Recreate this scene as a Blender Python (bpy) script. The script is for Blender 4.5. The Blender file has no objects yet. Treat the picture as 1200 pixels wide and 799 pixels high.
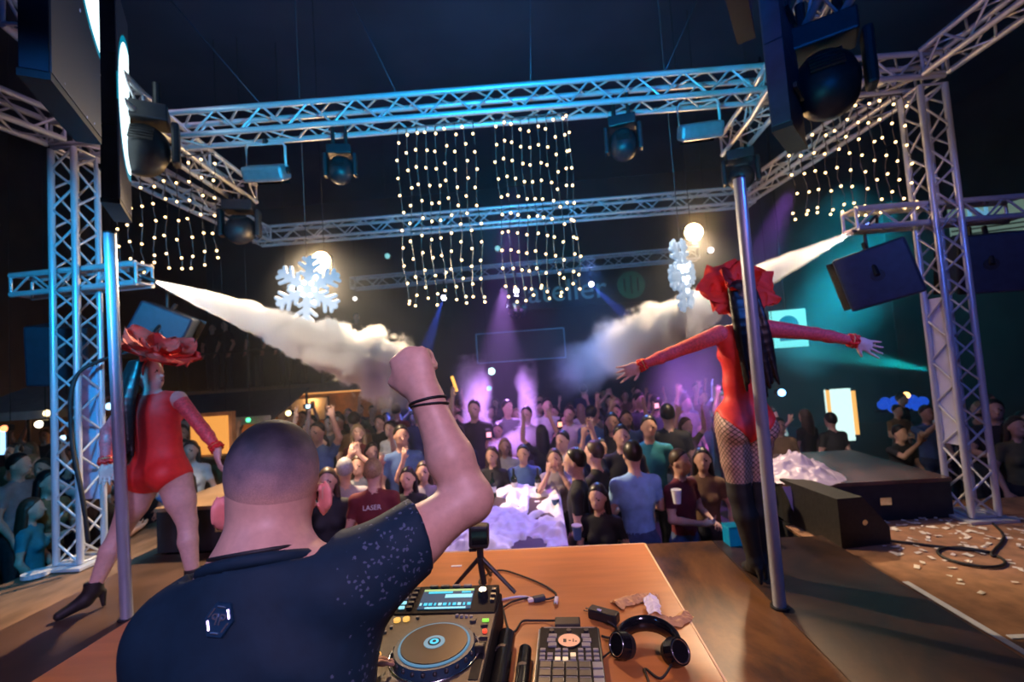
import bpy, bmesh, math, random
import numpy as np
from mathutils import Vector, Matrix, noise as mnoise

random.seed(7)
rng = np.random.default_rng(11)
scene = bpy.context.scene
COL = scene.collection
PI = math.pi

# ------------------------------------------------------------------ camera
FPX = 533.333
CAM = np.array([0.0, 0.0, 1.34])
YAW, PITCH, ROLL = math.radians(3.2), math.radians(3.15), math.radians(3.95)
FW = np.array([-math.sin(YAW) * math.cos(PITCH), math.cos(YAW) * math.cos(PITCH), math.sin(PITCH)])
_r0 = np.array([math.cos(YAW), math.sin(YAW), 0.0]); _u0 = np.cross(_r0, FW)
CR = math.cos(ROLL) * _r0 - math.sin(ROLL) * _u0
CU = math.cos(ROLL) * _u0 + math.sin(ROLL) * _r0
cam_data = bpy.data.cameras.new('camera')
cam = bpy.data.objects.new('camera', cam_data); COL.objects.link(cam)
cam.matrix_world = Matrix(((CR[0], CU[0], -FW[0], CAM[0]), (CR[1], CU[1], -FW[1], CAM[1]),
                           (CR[2], CU[2], -FW[2], CAM[2]), (0, 0, 0, 1)))
cam_data.sensor_width = 36; cam_data.lens = 16; cam_data.clip_start = 0.02; cam_data.clip_end = 200
cam_data.dof.use_dof = True; cam_data.dof.focus_distance = 1.05; cam_data.dof.aperture_fstop = 3.2
scene.camera = cam

# ------------------------------------------------------------------ world, exposure
world = bpy.data.worlds.new('night'); scene.world = world; world.use_nodes = True
_bg = world.node_tree.nodes['Background']
_bg.inputs[0].default_value = (0.12, 0.22, 0.5, 1); _bg.inputs[1].default_value = 0.012
vs = scene.view_settings
vs.view_transform = 'Standard'; vs.look = 'None'; vs.exposure = 0.0; vs.gamma = 1.0; vs.use_curve_mapping = False
scene.cycles.volume_bounces = 5
scene.cycles.volume_step_rate = 0.6
scene.cycles.volume_max_steps = 256
scene.cycles.max_bounces = 6
scene.cycles.transparent_max_bounces = 16
scene.cycles.use_denoising = True
scene.cycles.sample_clamp_indirect = 4.0


def light(kind, name, loc, energy, color, size=0.1, target=None, angle=60, blend=0.4):
    d = bpy.data.lights.new(name, kind); d.energy = energy; d.color = color
    if kind == 'SPOT':
        d.spot_size = math.radians(angle); d.spot_blend = blend; d.shadow_soft_size = size
    elif kind == 'AREA':
        d.size = size
    else:
        d.shadow_soft_size = size
    o = bpy.data.objects.new(name, d); COL.objects.link(o); o.location = loc
    if target is not None:
        o.rotation_euler = (Vector(target) - Vector(loc)).to_track_quat('-Z', 'Y').to_euler()
    return o


def at(px, py, Y):
    """world point seen at photo pixel (px, py) on the plane y = Y"""
    d = FW + CR * (px - 600) / FPX - CU * (py - 399.5) / FPX
    return CAM + d * (Y / d[1])


def atz(px, py, z):
    d = FW + CR * (px - 600) / FPX - CU * (py - 399.5) / FPX
    return CAM + d * ((z - CAM[2]) / d[2])


# lamps of the place: stage washes above and behind the booth, colour spots, beams
LAMP_L = at(376, 306, 5.05)      # warm blinder beside the left snowflake
LAMP_R = at(813, 272, 5.25)      # warm blinder beside the right snowflake
light('SPOT', 'stage_wash_pink', (0.9, -2.2, 3.6), 540, (0.85, 0.55, 1.0), 0.25, (-0.45, 0.8, 1.02), 38)
light('SPOT', 'stage_wash_right', (1.0, -2.0, 2.8), 190, (0.9, 0.5, 0.95), 0.2, (1.15, 2.8, 1.3), 23, 0.5)
light('SPOT', 'jet_wash_left', (-1.5, 2.3, 3.4), 520, (1.0, 0.86, 0.66), 0.08, (-2.3, 4.0, 1.8), 36, 0.5)
light('SPOT', 'jet_wash_right', (0.9, 2.4, 3.4), 520, (1.0, 0.86, 0.66), 0.08, (1.95, 4.4, 1.85), 34, 0.5)
light('SPOT', 'stage_wash_left', (-1.9, -2.4, 2.5), 210, (0.88, 0.5, 1.0), 0.25, (-2.35, 2.9, 0.95), 34)
light('SPOT', 'blue_wash_left', (-2.6, 1.9, 2.2), 220, (0.01, 0.46, 1.0), 0.1, (-3.8, 3.5, 1.6), 95)
light('SPOT', 'blue_wash_beam', (-0.2, 1.4, 2.3), 440, (0.01, 0.55, 0.95), 0.1, (-0.3, 3.8, 3.6), 100)
light('SPOT', 'blue_wash_second_beam', (-0.4, 4.4, 2.6), 170, (0.02, 0.48, 1.0), 0.1, (-0.4, 6.6, 3.6), 90)
light('SPOT', 'blue_wash_right', (1.9, 1.4, 2.5), 110, (0.12, 0.22, 1.0), 0.1, (3.3, 3.9, 1.2), 70)
light('SPOT', 'amber_wash_right', (2.9, 2.2, 2.4), 16, (1.0, 0.55, 0.25), 0.1, (3.2, 3.9, 3.3), 70)
light('SPOT', 'blue_wash_booth', (-2.0, -0.6, 3.0), 60, (0.05, 0.35, 1.0), 0.15, (-0.6, 0.8, 0.8), 44)
light('SPOT', 'blue_wash_poles', (3.0, 0.4, 3.2), 170, (0.05, 0.22, 1.0), 0.1, (1.1, 2.5, 1.3), 36)
light('SPOT', 'blue_wash_left_pole', (-0.9, 0.3, 3.2), 110, (0.03, 0.3, 1.0), 0.1, (-2.55, 2.65, 1.2), 36)
light('SPOT', 'warm_wash_platform', (0.5, 4.2, 3.4), 230, (1.0, 0.5, 0.14), 0.06, (0.72, 2.2, 0.0), 27, 0.9)
light('SPOT', 'warm_wash_desk', (-0.6, 4.3, 3.4), 400, (1.0, 0.55, 0.25), 0.06, (-0.1, 1.7, 0.5), 38, 0.8)
light('SPOT', 'warm_wash_carpet', (2.6, 4.9, 3.4), 60, (1.0, 0.6, 0.3), 0.06, (2.9, 3.1, -0.1), 50, 0.8)
light('SPOT', 'purple_wash_catwalk', (-0.3, 6.4, 3.4), 420, (0.5, 0.17, 1.0), 0.1, (-0.3, 4.6, 0.0), 38, 0.5)
light('SPOT', 'purple_wash_crowd', (-0.2, 5.6, 3.6), 260, (0.6, 0.16, 1.0), 0.15, (-0.5, 8.0, 0.6), 62, 0.7)
light('SPOT', 'purple_wash_crowd_right', (2.4, 4.8, 3.5), 260, (0.5, 0.14, 1.0), 0.15, (2.6, 8.0, 0.4), 42, 0.6)
light('SPOT', 'crowd_wash', (0.9, 1.9, 3.9), 45, (0.55, 0.45, 1.0), 0.3, (0.7, 4.8, 0.0), 70, 0.8)
light('SPOT', 'crowd_wash_left', (-3.0, 3.0, 4.2), 26, (0.75, 0.5, 0.7), 0.3, (-4.5, 7.5, 0.0), 95, 0.8)
light('SPOT', 'crowd_wash_right', (3.6, 5.2, 4.2), 26, (0.6, 0.6, 0.8), 0.3, (4.6, 8.5, 0.0), 85, 0.8)
light('SPOT', 'teal_wash_wall', (4.5, 6.6, 3.5), 1000, (0.01, 0.7, 0.95), 0.2, (7.5, 11.5, 2.2), 60, 0.8)
light('SPOT', 'blue_wash_roof', (0.2, -1.0, 2.8), 800, (0.004, 0.19, 1.0), 0.3, (0.3, 3.0, 7.5), 120, 0.8)
light('SPOT', 'purple_gobo_floor', (1.9, 3.0, 3.3), 40, (0.75, 0.35, 1.0), 0.02, tuple(atz(1085, 650, -0.12)), 9, 0.3)

# ------------------------------------------------------------------ materials
MATS = {}


def mat(name, col, rough=0.6, metal=0.0, var=0.15, scale=8.0, bump=0.0, emit=None, estr=0.0, sample=True, spec=0.5, coat=0.0, stretch=None):
    if name in MATS:
        return MATS[name]
    m = bpy.data.materials.new(name); m.use_nodes = True
    nt = m.node_tree; n = nt.nodes; b = n['Principled BSDF']
    b.inputs['Roughness'].default_value = rough; b.inputs['Metallic'].default_value = metal
    b.inputs['Specular IOR Level'].default_value = spec
    b.inputs['Coat Weight'].default_value = coat
    tc = n.new('ShaderNodeTexCoord'); nz = n.new('ShaderNodeTexNoise')
    nz.inputs['Scale'].default_value = scale; nz.inputs['Detail'].default_value = 5
    src = tc.outputs['Object']
    if stretch:
        mp = n.new('ShaderNodeMapping'); mp.inputs['Scale'].default_value = stretch
        nt.links.new(src, mp.inputs[0]); src = mp.outputs[0]
    nt.links.new(src, nz.inputs['Vector'])
    cr = n.new('ShaderNodeValToRGB')
    c = np.array(col)
    cr.color_ramp.elements[0].position = 0.3; cr.color_ramp.elements[1].position = 0.7
    cr.color_ramp.elements[0].color = (*np.clip(c * (1 - var), 0, 1), 1)
    cr.color_ramp.elements[1].color = (*np.clip(c * (1 + var), 0, 1), 1)
    nt.links.new(nz.outputs['Fac'], cr.inputs['Fac']); nt.links.new(cr.outputs['Color'], b.inputs['Base Color'])
    if bump:
        bp = n.new('ShaderNodeBump'); bp.inputs['Strength'].default_value = bump; bp.inputs['Distance'].default_value = 0.01
        nt.links.new(nz.outputs['Fac'], bp.inputs['Height']); nt.links.new(bp.outputs['Normal'], b.inputs['Normal'])
    if emit is not None:
        b.inputs['Emission Color'].default_value = (*emit, 1); b.inputs['Emission Strength'].default_value = estr
        if not sample:
            m.cycles.emission_sampling = 'NONE'
    MATS[name] = m
    return m


ALU = mat('truss_aluminium', (0.6, 0.62, 0.66), 0.35, 0.4, 0.1, 20)
BLACK = mat('black_plastic', (0.012, 0.013, 0.016), 0.45, 0, 0.2, 30)
GLOSS = mat('glossy_black', (0.008, 0.008, 0.01), 0.12, 0, 0.2, 30)
DARKBLUE = mat('dark_blue_paint', (0.02, 0.035, 0.06), 0.5, 0, 0.2, 15)
RUBBER = mat('black_rubber', (0.01, 0.01, 0.012), 0.6, 0, 0.2, 40)
CHROME = mat('chrome', (0.7, 0.7, 0.72), 0.18, 1.0, 0.05, 20)
STEEL = mat('pole_steel', (0.4, 0.43, 0.52), 0.3, 0.5, 0.08, 6)
SKIN = mat('skin', (0.62, 0.36, 0.27), 0.5, 0, 0.08, 60, 0.03)
SKIN_P = mat('skin_pale', (0.66, 0.42, 0.35), 0.5, 0, 0.08, 40, 0.03)
HAIR = mat('hair_black', (0.012, 0.009, 0.01), 0.4, 0, 0.4, 60, stretch=(6, 6, 0.5))
HAIR_BR = mat('hair_brown', (0.05, 0.028, 0.018), 0.45, 0, 0.4, 60)
HAIR_BL = mat('hair_fair', (0.3, 0.19, 0.1), 0.45, 0, 0.3, 60)
HAIR_GR = mat('hair_grey', (0.35, 0.33, 0.33), 0.5, 0, 0.2, 60)
RED = mat('red_fabric', (0.78, 0.03, 0.025), 0.55, 0, 0.08, 30)
REDHAT = mat('red_hat_felt', (0.8, 0.035, 0.02), 0.65, 0, 0.12, 25, 0.1)
SLEEVE = mat('red_mesh_sleeve', (0.72, 0.1, 0.13), 0.55, 0, 0.25, 90)
BOOT = mat('black_suede', (0.012, 0.011, 0.012), 0.6, 0, 0.3, 40)
WHITE = mat('white_plastic', (0.75, 0.75, 0.78), 0.4, 0, 0.05, 20)
BULB = mat('warm_bulb', (1, 0.8, 0.5), 0.4, 0, 0.02, 5, 0, (1.0, 0.62, 0.26), 6.0, False)
FIXT = mat('fixture_black', (0.014, 0.017, 0.024), 0.45, 0, 0.2, 20)
WIRE = mat('light_string_wire', (0.12, 0.1, 0.1), 0.5, 0, 0.2, 30)
LAMPGLOW = mat('blinder_glow', (1, 0.8, 0.5), 0.4, 0, 0.02, 5, 0, (1.0, 0.6, 0.24), 60.0, False)
SPOTGLOW = mat('spot_lens_glow', (0.8, 0.8, 1), 0.4, 0, 0.02, 5, 0, (0.75, 0.7, 1.0), 25.0, False)


# ------------------------------------------------------------------ object helpers
def link(o, parent=None):
    COL.objects.link(o)
    if parent is not None:
        o.parent = parent
    return o


def tag(o, label, cat=None, group=None, kind=None):
    if label: o['label'] = label
    if cat: o['category'] = cat
    if group: o['group'] = group
    if kind: o['kind'] = kind
    return o


def empty(name, label, cat, loc=(0, 0, 0), rz=0.0, group=None):
    o = bpy.data.objects.new(name, None); o.empty_display_size = 0.1
    COL.objects.link(o); o.location = loc; o.rotation_euler = (0, 0, rz)
    o['label'] = label; o['category'] = cat
    if group: o['group'] = group
    return o


def meshobj(name, bm, m, parent=None, smooth=False):
    me = bpy.data.meshes.new(name)
    bmesh.ops.recalc_face_normals(bm, faces=bm.faces)
    bm.to_mesh(me); bm.free()
    for mm in (m if isinstance(m, (list, tuple)) else [m]): me.materials.append(mm)
    if smooth:
        me.polygons.foreach_set('use_smooth', [True] * len(me.polygons))
    o = bpy.data.objects.new(name, me)
    return link(o, parent)


def pymesh(name, verts, faces, m, parent=None, smooth=True, mi=None):
    me = bpy.data.meshes.new(name)
    me.from_pydata([tuple(v) for v in verts], [], [tuple(f) for f in faces])
    for mm in (m if isinstance(m, (list, tuple)) else [m]): me.materials.append(mm)
    if mi is not None: me.polygons.foreach_set('material_index', mi)
    if smooth: me.polygons.foreach_set('use_smooth', [True] * len(me.polygons))
    me.update()
    return link(bpy.data.objects.new(name, me), parent)


def box(bm, c, s, bev=0.0, rot=None):
    r = bmesh.ops.create_cube(bm, size=1.0)
    vs_ = r['verts']
    bmesh.ops.scale(bm, vec=s, verts=vs_)
    if bev:
        es = list({e for v in vs_ for e in v.link_edges})
        rb = bmesh.ops.bevel(bm, geom=es, offset=bev, segments=2, affect='EDGES', profile=0.5)
        vs_ = list({v for f in rb['faces'] for v in f.verts} | {v for v in vs_ if v.is_valid})
    if rot is not None:
        bmesh.ops.rotate(bm, cent=(0, 0, 0), matrix=rot, verts=vs_)
    bmesh.ops.translate(bm, vec=c, verts=vs_)
    return vs_


def cyl(bm, p0, p1, r0, r1=None, n=16, caps=True):
    p0, p1 = Vector(p0), Vector(p1); d = p1 - p0
    r = bmesh.ops.create_cone(bm, cap_ends=caps, segments=n, radius1=r0, radius2=r0 if r1 is None else r1, depth=d.length)
    q = d.to_track_quat('Z', 'Y').to_matrix()
    bmesh.ops.rotate(bm, cent=(0, 0, 0), matrix=q, verts=r['verts'])
    bmesh.ops.translate(bm, vec=(p0 + p1) / 2, verts=r['verts'])
    return r['verts']


def tube(bm, pts, r, n=6, closed=False):
    pts = [Vector(p) for p in pts]
    rings = []; N = len(pts)
    up = Vector((0, 0, 1))
    for i, p in enumerate(pts):
        a = pts[(i - 1) % N] if (closed or i > 0) else p
        b = pts[(i + 1) % N] if (closed or i < N - 1) else p
        t = (b - a).normalized()
        s = t.cross(up)
        if s.length < 1e-3: s = t.cross(Vector((1, 0, 0)))
        s.normalize(); u = s.cross(t)
        rr = r[i] if isinstance(r, (list, tuple)) else r
        rings.append([bm.verts.new(p + (s * math.cos(2 * PI * k / n) + u * math.sin(2 * PI * k / n)) * rr) for k in range(n)])
    for i in range(N if closed else N - 1):
        A, B = rings[i], rings[(i + 1) % N]
        for k in range(n):
            bm.faces.new((A[k], A[(k + 1) % n], B[(k + 1) % n], B[k]))
    if not closed:
        bm.faces.new(rings[0]); bm.faces.new(rings[-1])


def sphere(bm, c, r, u=12, v=8, s=None):
    q = bmesh.ops.create_uvsphere(bm, u_segments=u, v_segments=v, radius=r)
    if s: bmesh.ops.scale(bm, vec=s, verts=q['verts'])
    bmesh.ops.translate(bm, vec=c, verts=q['verts'])
    return q['verts']


def bx(name, c, s, m, parent=None, bev=0.0, rot=None):
    bm = bmesh.new(); box(bm, c, s, bev, rot); return meshobj(name, bm, m, parent)


def cy(name, p0, p1, r, m, parent=None, r1=None, n=16):
    bm = bmesh.new(); cyl(bm, p0, p1, r, r1, n); o = meshobj(name, bm, m, parent)
    return o


def tb(name, pts, r, m, parent=None, n=6, closed=False):
    bm = bmesh.new(); tube(bm, pts, r, n, closed); return meshobj(name, bm, m, parent, True)


def smooth_path(pts, k=6):
    P = [Vector(p) for p in pts]; out = []
    for i in range(len(P) - 1):
        p0 = P[max(i - 1, 0)]; p1 = P[i]; p2 = P[i + 1]; p3 = P[min(i + 2, len(P) - 1)]
        for j in range(k):
            t = j / k
            out.append(0.5 * ((2 * p1) + (p2 - p0) * t + (2 * p0 - 5 * p1 + 4 * p2 - p3) * t * t + (3 * p1 - p0 - 3 * p2 + p3) * t ** 3))
    out.append(P[-1]); return out


def text_mesh(name, body, size, m, parent=None, extrude=0.003):
    cu = bpy.data.curves.new(name + '_curve', 'FONT'); cu.body = body; cu.size = size; cu.extrude = extrude
    cu.align_x = 'CENTER'; cu.align_y = 'CENTER'
    t = bpy.data.objects.new(name + '_curve', cu); COL.objects.link(t)
    dg = bpy.context.evaluated_depsgraph_get()
    me = bpy.data.meshes.new_from_object(t.evaluated_get(dg))
    bpy.data.objects.remove(t)
    me.name = name; me.materials.clear(); me.materials.append(m)
    return link(bpy.data.objects.new(name, me), parent)


# ------------------------------------------------------------------ implicit surfaces for bodies
class Field:
    """smooth union of primitives on a grid, turned into one continuous quad surface"""
    def __init__(s, lo, hi, h):
        s.lo = np.array(lo, float); s.h = h
        s.n = np.ceil((np.array(hi) - s.lo) / h).astype(int) + 1
        s.D = np.full(s.n, 1.0, np.float32); s.T = np.zeros(s.n, np.uint8); s.R = np.full(s.n, 9.0, np.float32)

    def _sub(s, lo, hi):
        a = np.clip(np.floor((lo - s.lo) / s.h).astype(int), 0, s.n - 1)
        b = np.clip(np.ceil((hi - s.lo) / s.h).astype(int) + 1, 1, s.n)
        sl = tuple(slice(i, j) for i, j in zip(a, b))
        g = np.meshgrid(*[s.lo[i] + s.h * np.arange(a[i], b[i], dtype=np.float32) for i in range(3)], indexing='ij')
        return sl, np.stack(g, -1).astype(np.float32)

    def _put(s, sl, d, k, t):
        A = s.D[sl]; hh = np.clip(0.5 + 0.5 * (A - d) / k, 0, 1)
        s.D[sl] = A * (1 - hh) + d * hh - k * hh * (1 - hh)
        w = d < s.R[sl]
        s.T[sl] = np.where(w, t, s.T[sl]); s.R[sl] = np.where(w, d, s.R[sl])

    def cone(s, a, b, ra, rb, t=0, k=0.02):
        a, b = np.array(a, float), np.array(b, float); m = max(ra, rb) + k + 3 * s.h
        sl, P = s._sub(np.minimum(a, b) - m, np.maximum(a, b) + m)
        if P.size == 0: return
        ab = b - a; q = P - a.astype(np.float32)
        u = np.clip((q @ ab.astype(np.float32)) / (ab @ ab + 1e-9), 0, 1)
        d = np.linalg.norm(q - u[..., None] * ab.astype(np.float32), axis=-1) - (ra + (rb - ra) * u)
        s._put(sl, d.astype(np.float32), k, t)

    def chain(s, pts, rad, t=0, k=0.02):
        for i in range(len(pts) - 1): s.cone(pts[i], pts[i + 1], rad[i], rad[i + 1], t, k)

    def ell(s, c, r, M=None, t=0, k=0.03):
        c = np.array(c, float); r = np.array(r, np.float32); m = r.max() + k + 3 * s.h
        sl, P = s._sub(c - m, c + m)
        if P.size == 0: return
        q = P - c.astype(np.float32)
        if M is not None: q = q @ np.array(M, np.float32)      # columns of M are the local axes
        k0 = np.linalg.norm(q / r, axis=-1); k1 = np.linalg.norm(q / (r * r), axis=-1) + 1e-6
        s._put(sl, (k0 * (k0 - 1) / k1).astype(np.float32), k, t)

    def grid(s):
        return np.meshgrid(*[(s.lo[i] + s.h * np.arange(s.n[i])).astype(np.float32) for i in range(3)], indexing='ij')

    def half(s, p, n):
        """keep the side the normal n points away from"""
        n = np.array(n, float); n /= np.linalg.norm(n); X, Y, Z = s.grid()
        s.D = np.maximum(s.D, ((X - p[0]) * n[0] + (Y - p[1]) * n[1] + (Z - p[2]) * n[2]).astype(np.float32))

    def mesh(s):
        D = s.D; S = D < 0; n = s.n
        c = np.zeros(n - 1, np.uint8)
        for i in (0, 1):
            for j in (0, 1):
                for k in (0, 1):
                    c += S[i:n[0] - 1 + i, j:n[1] - 1 + j, k:n[2] - 1 + k]
        idx = np.argwhere((c > 0) & (c < 8)); N = len(idx)
        ids = np.full(n - 1, -1, np.int64); ids[tuple(idx.T)] = np.arange(N)
        pos = np.zeros((N, 3)); cnt = np.zeros(N)
        for ax in range(3):
            o1, o2 = [(1, 2), (0, 2), (0, 1)][ax]
            for i in (0, 1):
                for j in (0, 1):
                    off = np.zeros(3, int); off[o1] = i; off[o2] = j
                    A = idx + off; B = A.copy(); B[:, ax] += 1
                    va = D[tuple(A.T)]; vb = D[tuple(B.T)]; x = (va < 0) != (vb < 0)
                    tt = np.where(x, va / (va - vb + 1e-12), 0)
                    pp = np.repeat(off[None].astype(float), N, 0); pp[:, ax] += tt
                    pos += pp * x[:, None]; cnt += x
        V = s.lo + s.h * (idx + pos / cnt[:, None])
        F = []
        for ax in range(3):
            o1, o2 = [(1, 2), (2, 0), (0, 1)][ax]
            a = [slice(None)] * 3; b = [slice(None)] * 3
            a[ax] = slice(0, n[ax] - 1); b[ax] = slice(1, n[ax])
            e = np.argwhere(S[tuple(a)] != S[tuple(b)])
            e = e[(e[:, o1] > 0) & (e[:, o2] > 0) & (e[:, o1] < n[o1] - 1) & (e[:, o2] < n[o2] - 1)]
            if not len(e): continue
            e1 = np.zeros(3, int); e1[o1] = 1; e2 = np.zeros(3, int); e2[o2] = 1
            q = np.stack([ids[tuple((e - e1 - e2).T)], ids[tuple((e - e2).T)], ids[tuple(e.T)], ids[tuple((e - e1).T)]], 1)
            flip = ~S[tuple(e.T)]
            q[flip] = q[flip][:, ::-1]; F.append(q)
        F = np.concatenate(F)
        return V, F, s.T[tuple(idx.T)]

    def obj(s, name, mats, parent=None, loc=None, relax=1):
        V, F, T = s.mesh()
        for _ in range(relax):                            # light relaxing of the grid steps
            acc = np.zeros_like(V); w = np.zeros(len(V))
            for i in range(4):
                np.add.at(acc, F[:, i], V[F[:, (i + 1) % 4]]); np.add.at(w, F[:, i], 1)
                np.add.at(acc, F[:, i], V[F[:, (i - 1) % 4]]); np.add.at(w, F[:, i], 1)
            V = 0.5 * V + 0.5 * acc / w[:, None]
        if loc is not None: V = V - np.array(loc)
        me = bpy.data.meshes.new(name)
        me.vertices.add(len(V)); me.vertices.foreach_set('co', V.astype(np.float32).ravel())
        me.loops.add(F.size); me.loops.foreach_set('vertex_index', F.astype(np.int32).ravel())
        me.polygons.add(len(F)); me.polygons.foreach_set('loop_start', np.arange(0, F.size, 4, dtype=np.int32))
        for mm in (mats if isinstance(mats, (list, tuple)) else [mats]): me.materials.append(mm)
        me.polygons.foreach_set('material_index', np.minimum(T[F[:, 0]], len(me.materials) - 1).astype(np.int32))
        me.polygons.foreach_set('use_smooth', np.ones(len(F), bool))
        me.update(calc_edges=True); me.validate()
        return link(bpy.data.objects.new(name, me), parent)

# ------------------------------------------------------------------ the hall
def struct(name, c, s, m, bev=0.0):
    o = bx(name, c, s, m, None, bev); o['kind'] = 'structure'; return o


HALL = mat('hall_dark_paint', (0.035, 0.034, 0.04), 0.8, 0, 0.3, 1.5)
HALL_L = mat('hall_brown_boards', (0.05, 0.032, 0.025), 0.8, 0, 0.4, 2.0)
ROOF = mat('roof_canvas', (0.05, 0.06, 0.09), 0.85, 0, 0.25, 0.6)
FLOORM = mat('hall_floor', (0.03, 0.028, 0.03), 0.6, 0, 0.3, 3)
struct('floor', (0, 5, -1.15), (22, 24, 0.1), FLOORM)
struct('wall_back', (0, 14.6, 3.0), (22, 0.2, 8.4), HALL)
struct('wall_left', (-11, 5, 3.0), (0.2, 24, 8.4), HALL_L)
struct('wall_right', (11, 5, 3.0), (0.2, 24, 8.4), HALL)
struct('wall_rear', (0, -6.5, 3.0), (22, 0.2, 8.4), HALL)
struct('ceiling', (0, 5, 7.2), (22, 24, 0.1), ROOF)

# ------------------------------------------------------------------ stage
PLY = mat('worn_dark_plywood', (0.15, 0.062, 0.024), 0.45, 0, 0.75, 2.2, 0.25, stretch=(1, 0.6, 1))
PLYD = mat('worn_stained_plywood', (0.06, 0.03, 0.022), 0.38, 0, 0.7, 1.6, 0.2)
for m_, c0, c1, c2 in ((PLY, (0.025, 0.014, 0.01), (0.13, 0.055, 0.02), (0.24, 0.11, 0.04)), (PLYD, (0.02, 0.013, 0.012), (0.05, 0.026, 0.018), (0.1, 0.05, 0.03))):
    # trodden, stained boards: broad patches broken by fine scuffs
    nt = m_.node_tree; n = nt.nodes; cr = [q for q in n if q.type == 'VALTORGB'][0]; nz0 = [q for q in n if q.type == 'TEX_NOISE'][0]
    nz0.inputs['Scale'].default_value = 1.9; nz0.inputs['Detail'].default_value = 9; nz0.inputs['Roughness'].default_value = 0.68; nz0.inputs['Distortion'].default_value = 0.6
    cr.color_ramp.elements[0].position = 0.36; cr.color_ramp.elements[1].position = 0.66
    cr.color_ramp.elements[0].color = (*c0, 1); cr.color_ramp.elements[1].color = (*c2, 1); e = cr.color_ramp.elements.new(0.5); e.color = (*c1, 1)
PLY2 = mat('worn_black_plywood', (0.065, 0.034, 0.024), 0.4, 0, 0.6, 2.2, 0.25)
CARPET = mat('brown_floor_covering', (0.3, 0.15, 0.08), 0.8, 0, 0.3, 10, 0.2)
DESKW = mat('orange_laminate', (0.46, 0.17, 0.045), 0.35, 0, 0.12, 3, 0.05, stretch=(1, 9, 1))
DESKE = mat('lit_bevel_tone', (0.75, 0.52, 0.3), 0.5, 0, 0.1, 10)
SKIRT = mat('black_stage_skirt', (0.015, 0.015, 0.018), 0.8, 0, 0.3, 12)

rp = empty('stage_platform', 'dark worn plywood stage deck under the dancer on the right', 'platform', (1.16, 1.2, 0))
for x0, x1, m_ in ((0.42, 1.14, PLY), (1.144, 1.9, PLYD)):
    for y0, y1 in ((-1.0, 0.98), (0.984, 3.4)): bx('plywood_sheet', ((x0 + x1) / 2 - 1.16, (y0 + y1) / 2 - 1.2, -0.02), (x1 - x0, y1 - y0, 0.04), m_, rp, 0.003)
bx('skirt', (0, 0, -0.58), (1.46, 4.38, 1.06), SKIRT, rp)
lp = empty('stage_platform', 'dark brown plywood stage deck under the dancer on the left', 'platform', (-2.45, 1.4, 0))
for i, (y0, y1) in enumerate(((-1.0, 1.35), (1.36, 3.63))):
    bx('plywood_sheet', (0, (y0 + y1) / 2 - 1.4, -0.02), (1.64, y1 - y0, 0.04), PLY2, lp, 0.004)
bx('skirt', (0, 0, -0.58), (1.62, 4.42, 1.06), SKIRT, lp)
ls = empty('side_deck', 'narrow brown stage strip along the left edge below the left truss tower', 'platform', (-3.68, 1.4, 0))
bx('deck_board', (0, 0.4, -0.03), (0.8, 5.6, 0.04), mat('brown_board', (0.15, 0.085, 0.05), 0.6, 0, 0.4, 3, 0.2, stretch=(3, 1, 1)), ls)
bx('skirt', (0, 0.4, -0.58), (0.78, 5.58, 1.05), SKIRT, ls)
fp = empty('front_deck', 'dark stage lip running in front of the wooden booth desk', 'platform', (-0.6, 2.8, 0))
bx('plywood_sheet', (0, 0, -0.02), (2.02, 1.26, 0.04), PLY, fp, 0.004)
bx('skirt', (0, 0, -0.58), (2.0, 1.24, 1.06), SKIRT, fp)
rs = empty('side_deck', 'brown carpeted lower stage area littered with confetti on the right', 'platform', (3.4, 1.6, -0.12))
bx('carpet', (0, -0.13, -0.01), (2.96, 4.94, 0.02), CARPET, rs); bx('carpet', (0.7, 2.55, -0.01), (1.5, 0.4, 0.02), CARPET, rs); bx('skirt', (0.7, 2.54, -0.5), (1.48, 0.38, 0.94), SKIRT, rs)
bx('skirt', (0, -0.13, -0.5), (2.95, 4.92, 0.94), SKIRT, rs)
tp = bx('floor_tape', (2.105, 1.75, -0.117), (0.035, 2.4, 0.004), WHITE); tag(tp, 'straight white tape line on the brown floor beside the dark deck edge', 'tape')
tp = bx('floor_tape', (2.5, 2.39, -0.117), (0.7, 0.03, 0.004), WHITE); tag(tp, 'short white tape strip crossing at the end of the long tape line', 'tape')
pit = bx('booth_floor', (-0.6, -0.2, -0.58), (2.0, 2.4, 0.06), PLY2); tag(pit, 'dark sunken floor behind the desk where the man stands', 'platform')

# the booth desk
dk = empty('booth_desk', 'wide orange wood laminate desk carrying the music players', 'desk', (-0.59, 1.6, 0))
bm = bmesh.new(); box(bm, (0, -0.005, 0.475), (2.02, 1.13, 0.03), 0.003); meshobj('desk_top', bm, DESKW, dk)
bx('carcass', (0, 0, 0.23), (1.98, 1.08, 0.46), mat('desk_carcass', (0.3, 0.12, 0.04), 0.5, 0, 0.1, 4), dk)
bx('lit_bevel', (1.012, -0.005, 0.474), (0.006, 1.13, 0.034), DESKE, dk)  # pale strips paint the light caught along the desk's bevelled edges
bx('lit_bevel', (0, 0.562, 0.474), (2.02, 0.006, 0.034), DESKE, dk)

# catwalk with foam
cw = empty('catwalk', 'narrow catwalk running from the stage into the crowd under purple foam', 'platform', (-0.37, 4.275, -0.04))
bx('deck_board', (0, 0, -0.02), (0.98, 1.65, 0.04), PLY2, cw)
bx('skirt', (0, 0, -0.55), (0.96, 1.63, 1.02), SKIRT, cw)
FOAM = mat('foam_white', (0.85, 0.82, 0.88), 0.9, 0, 0.08, 14, 0.3)


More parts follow.
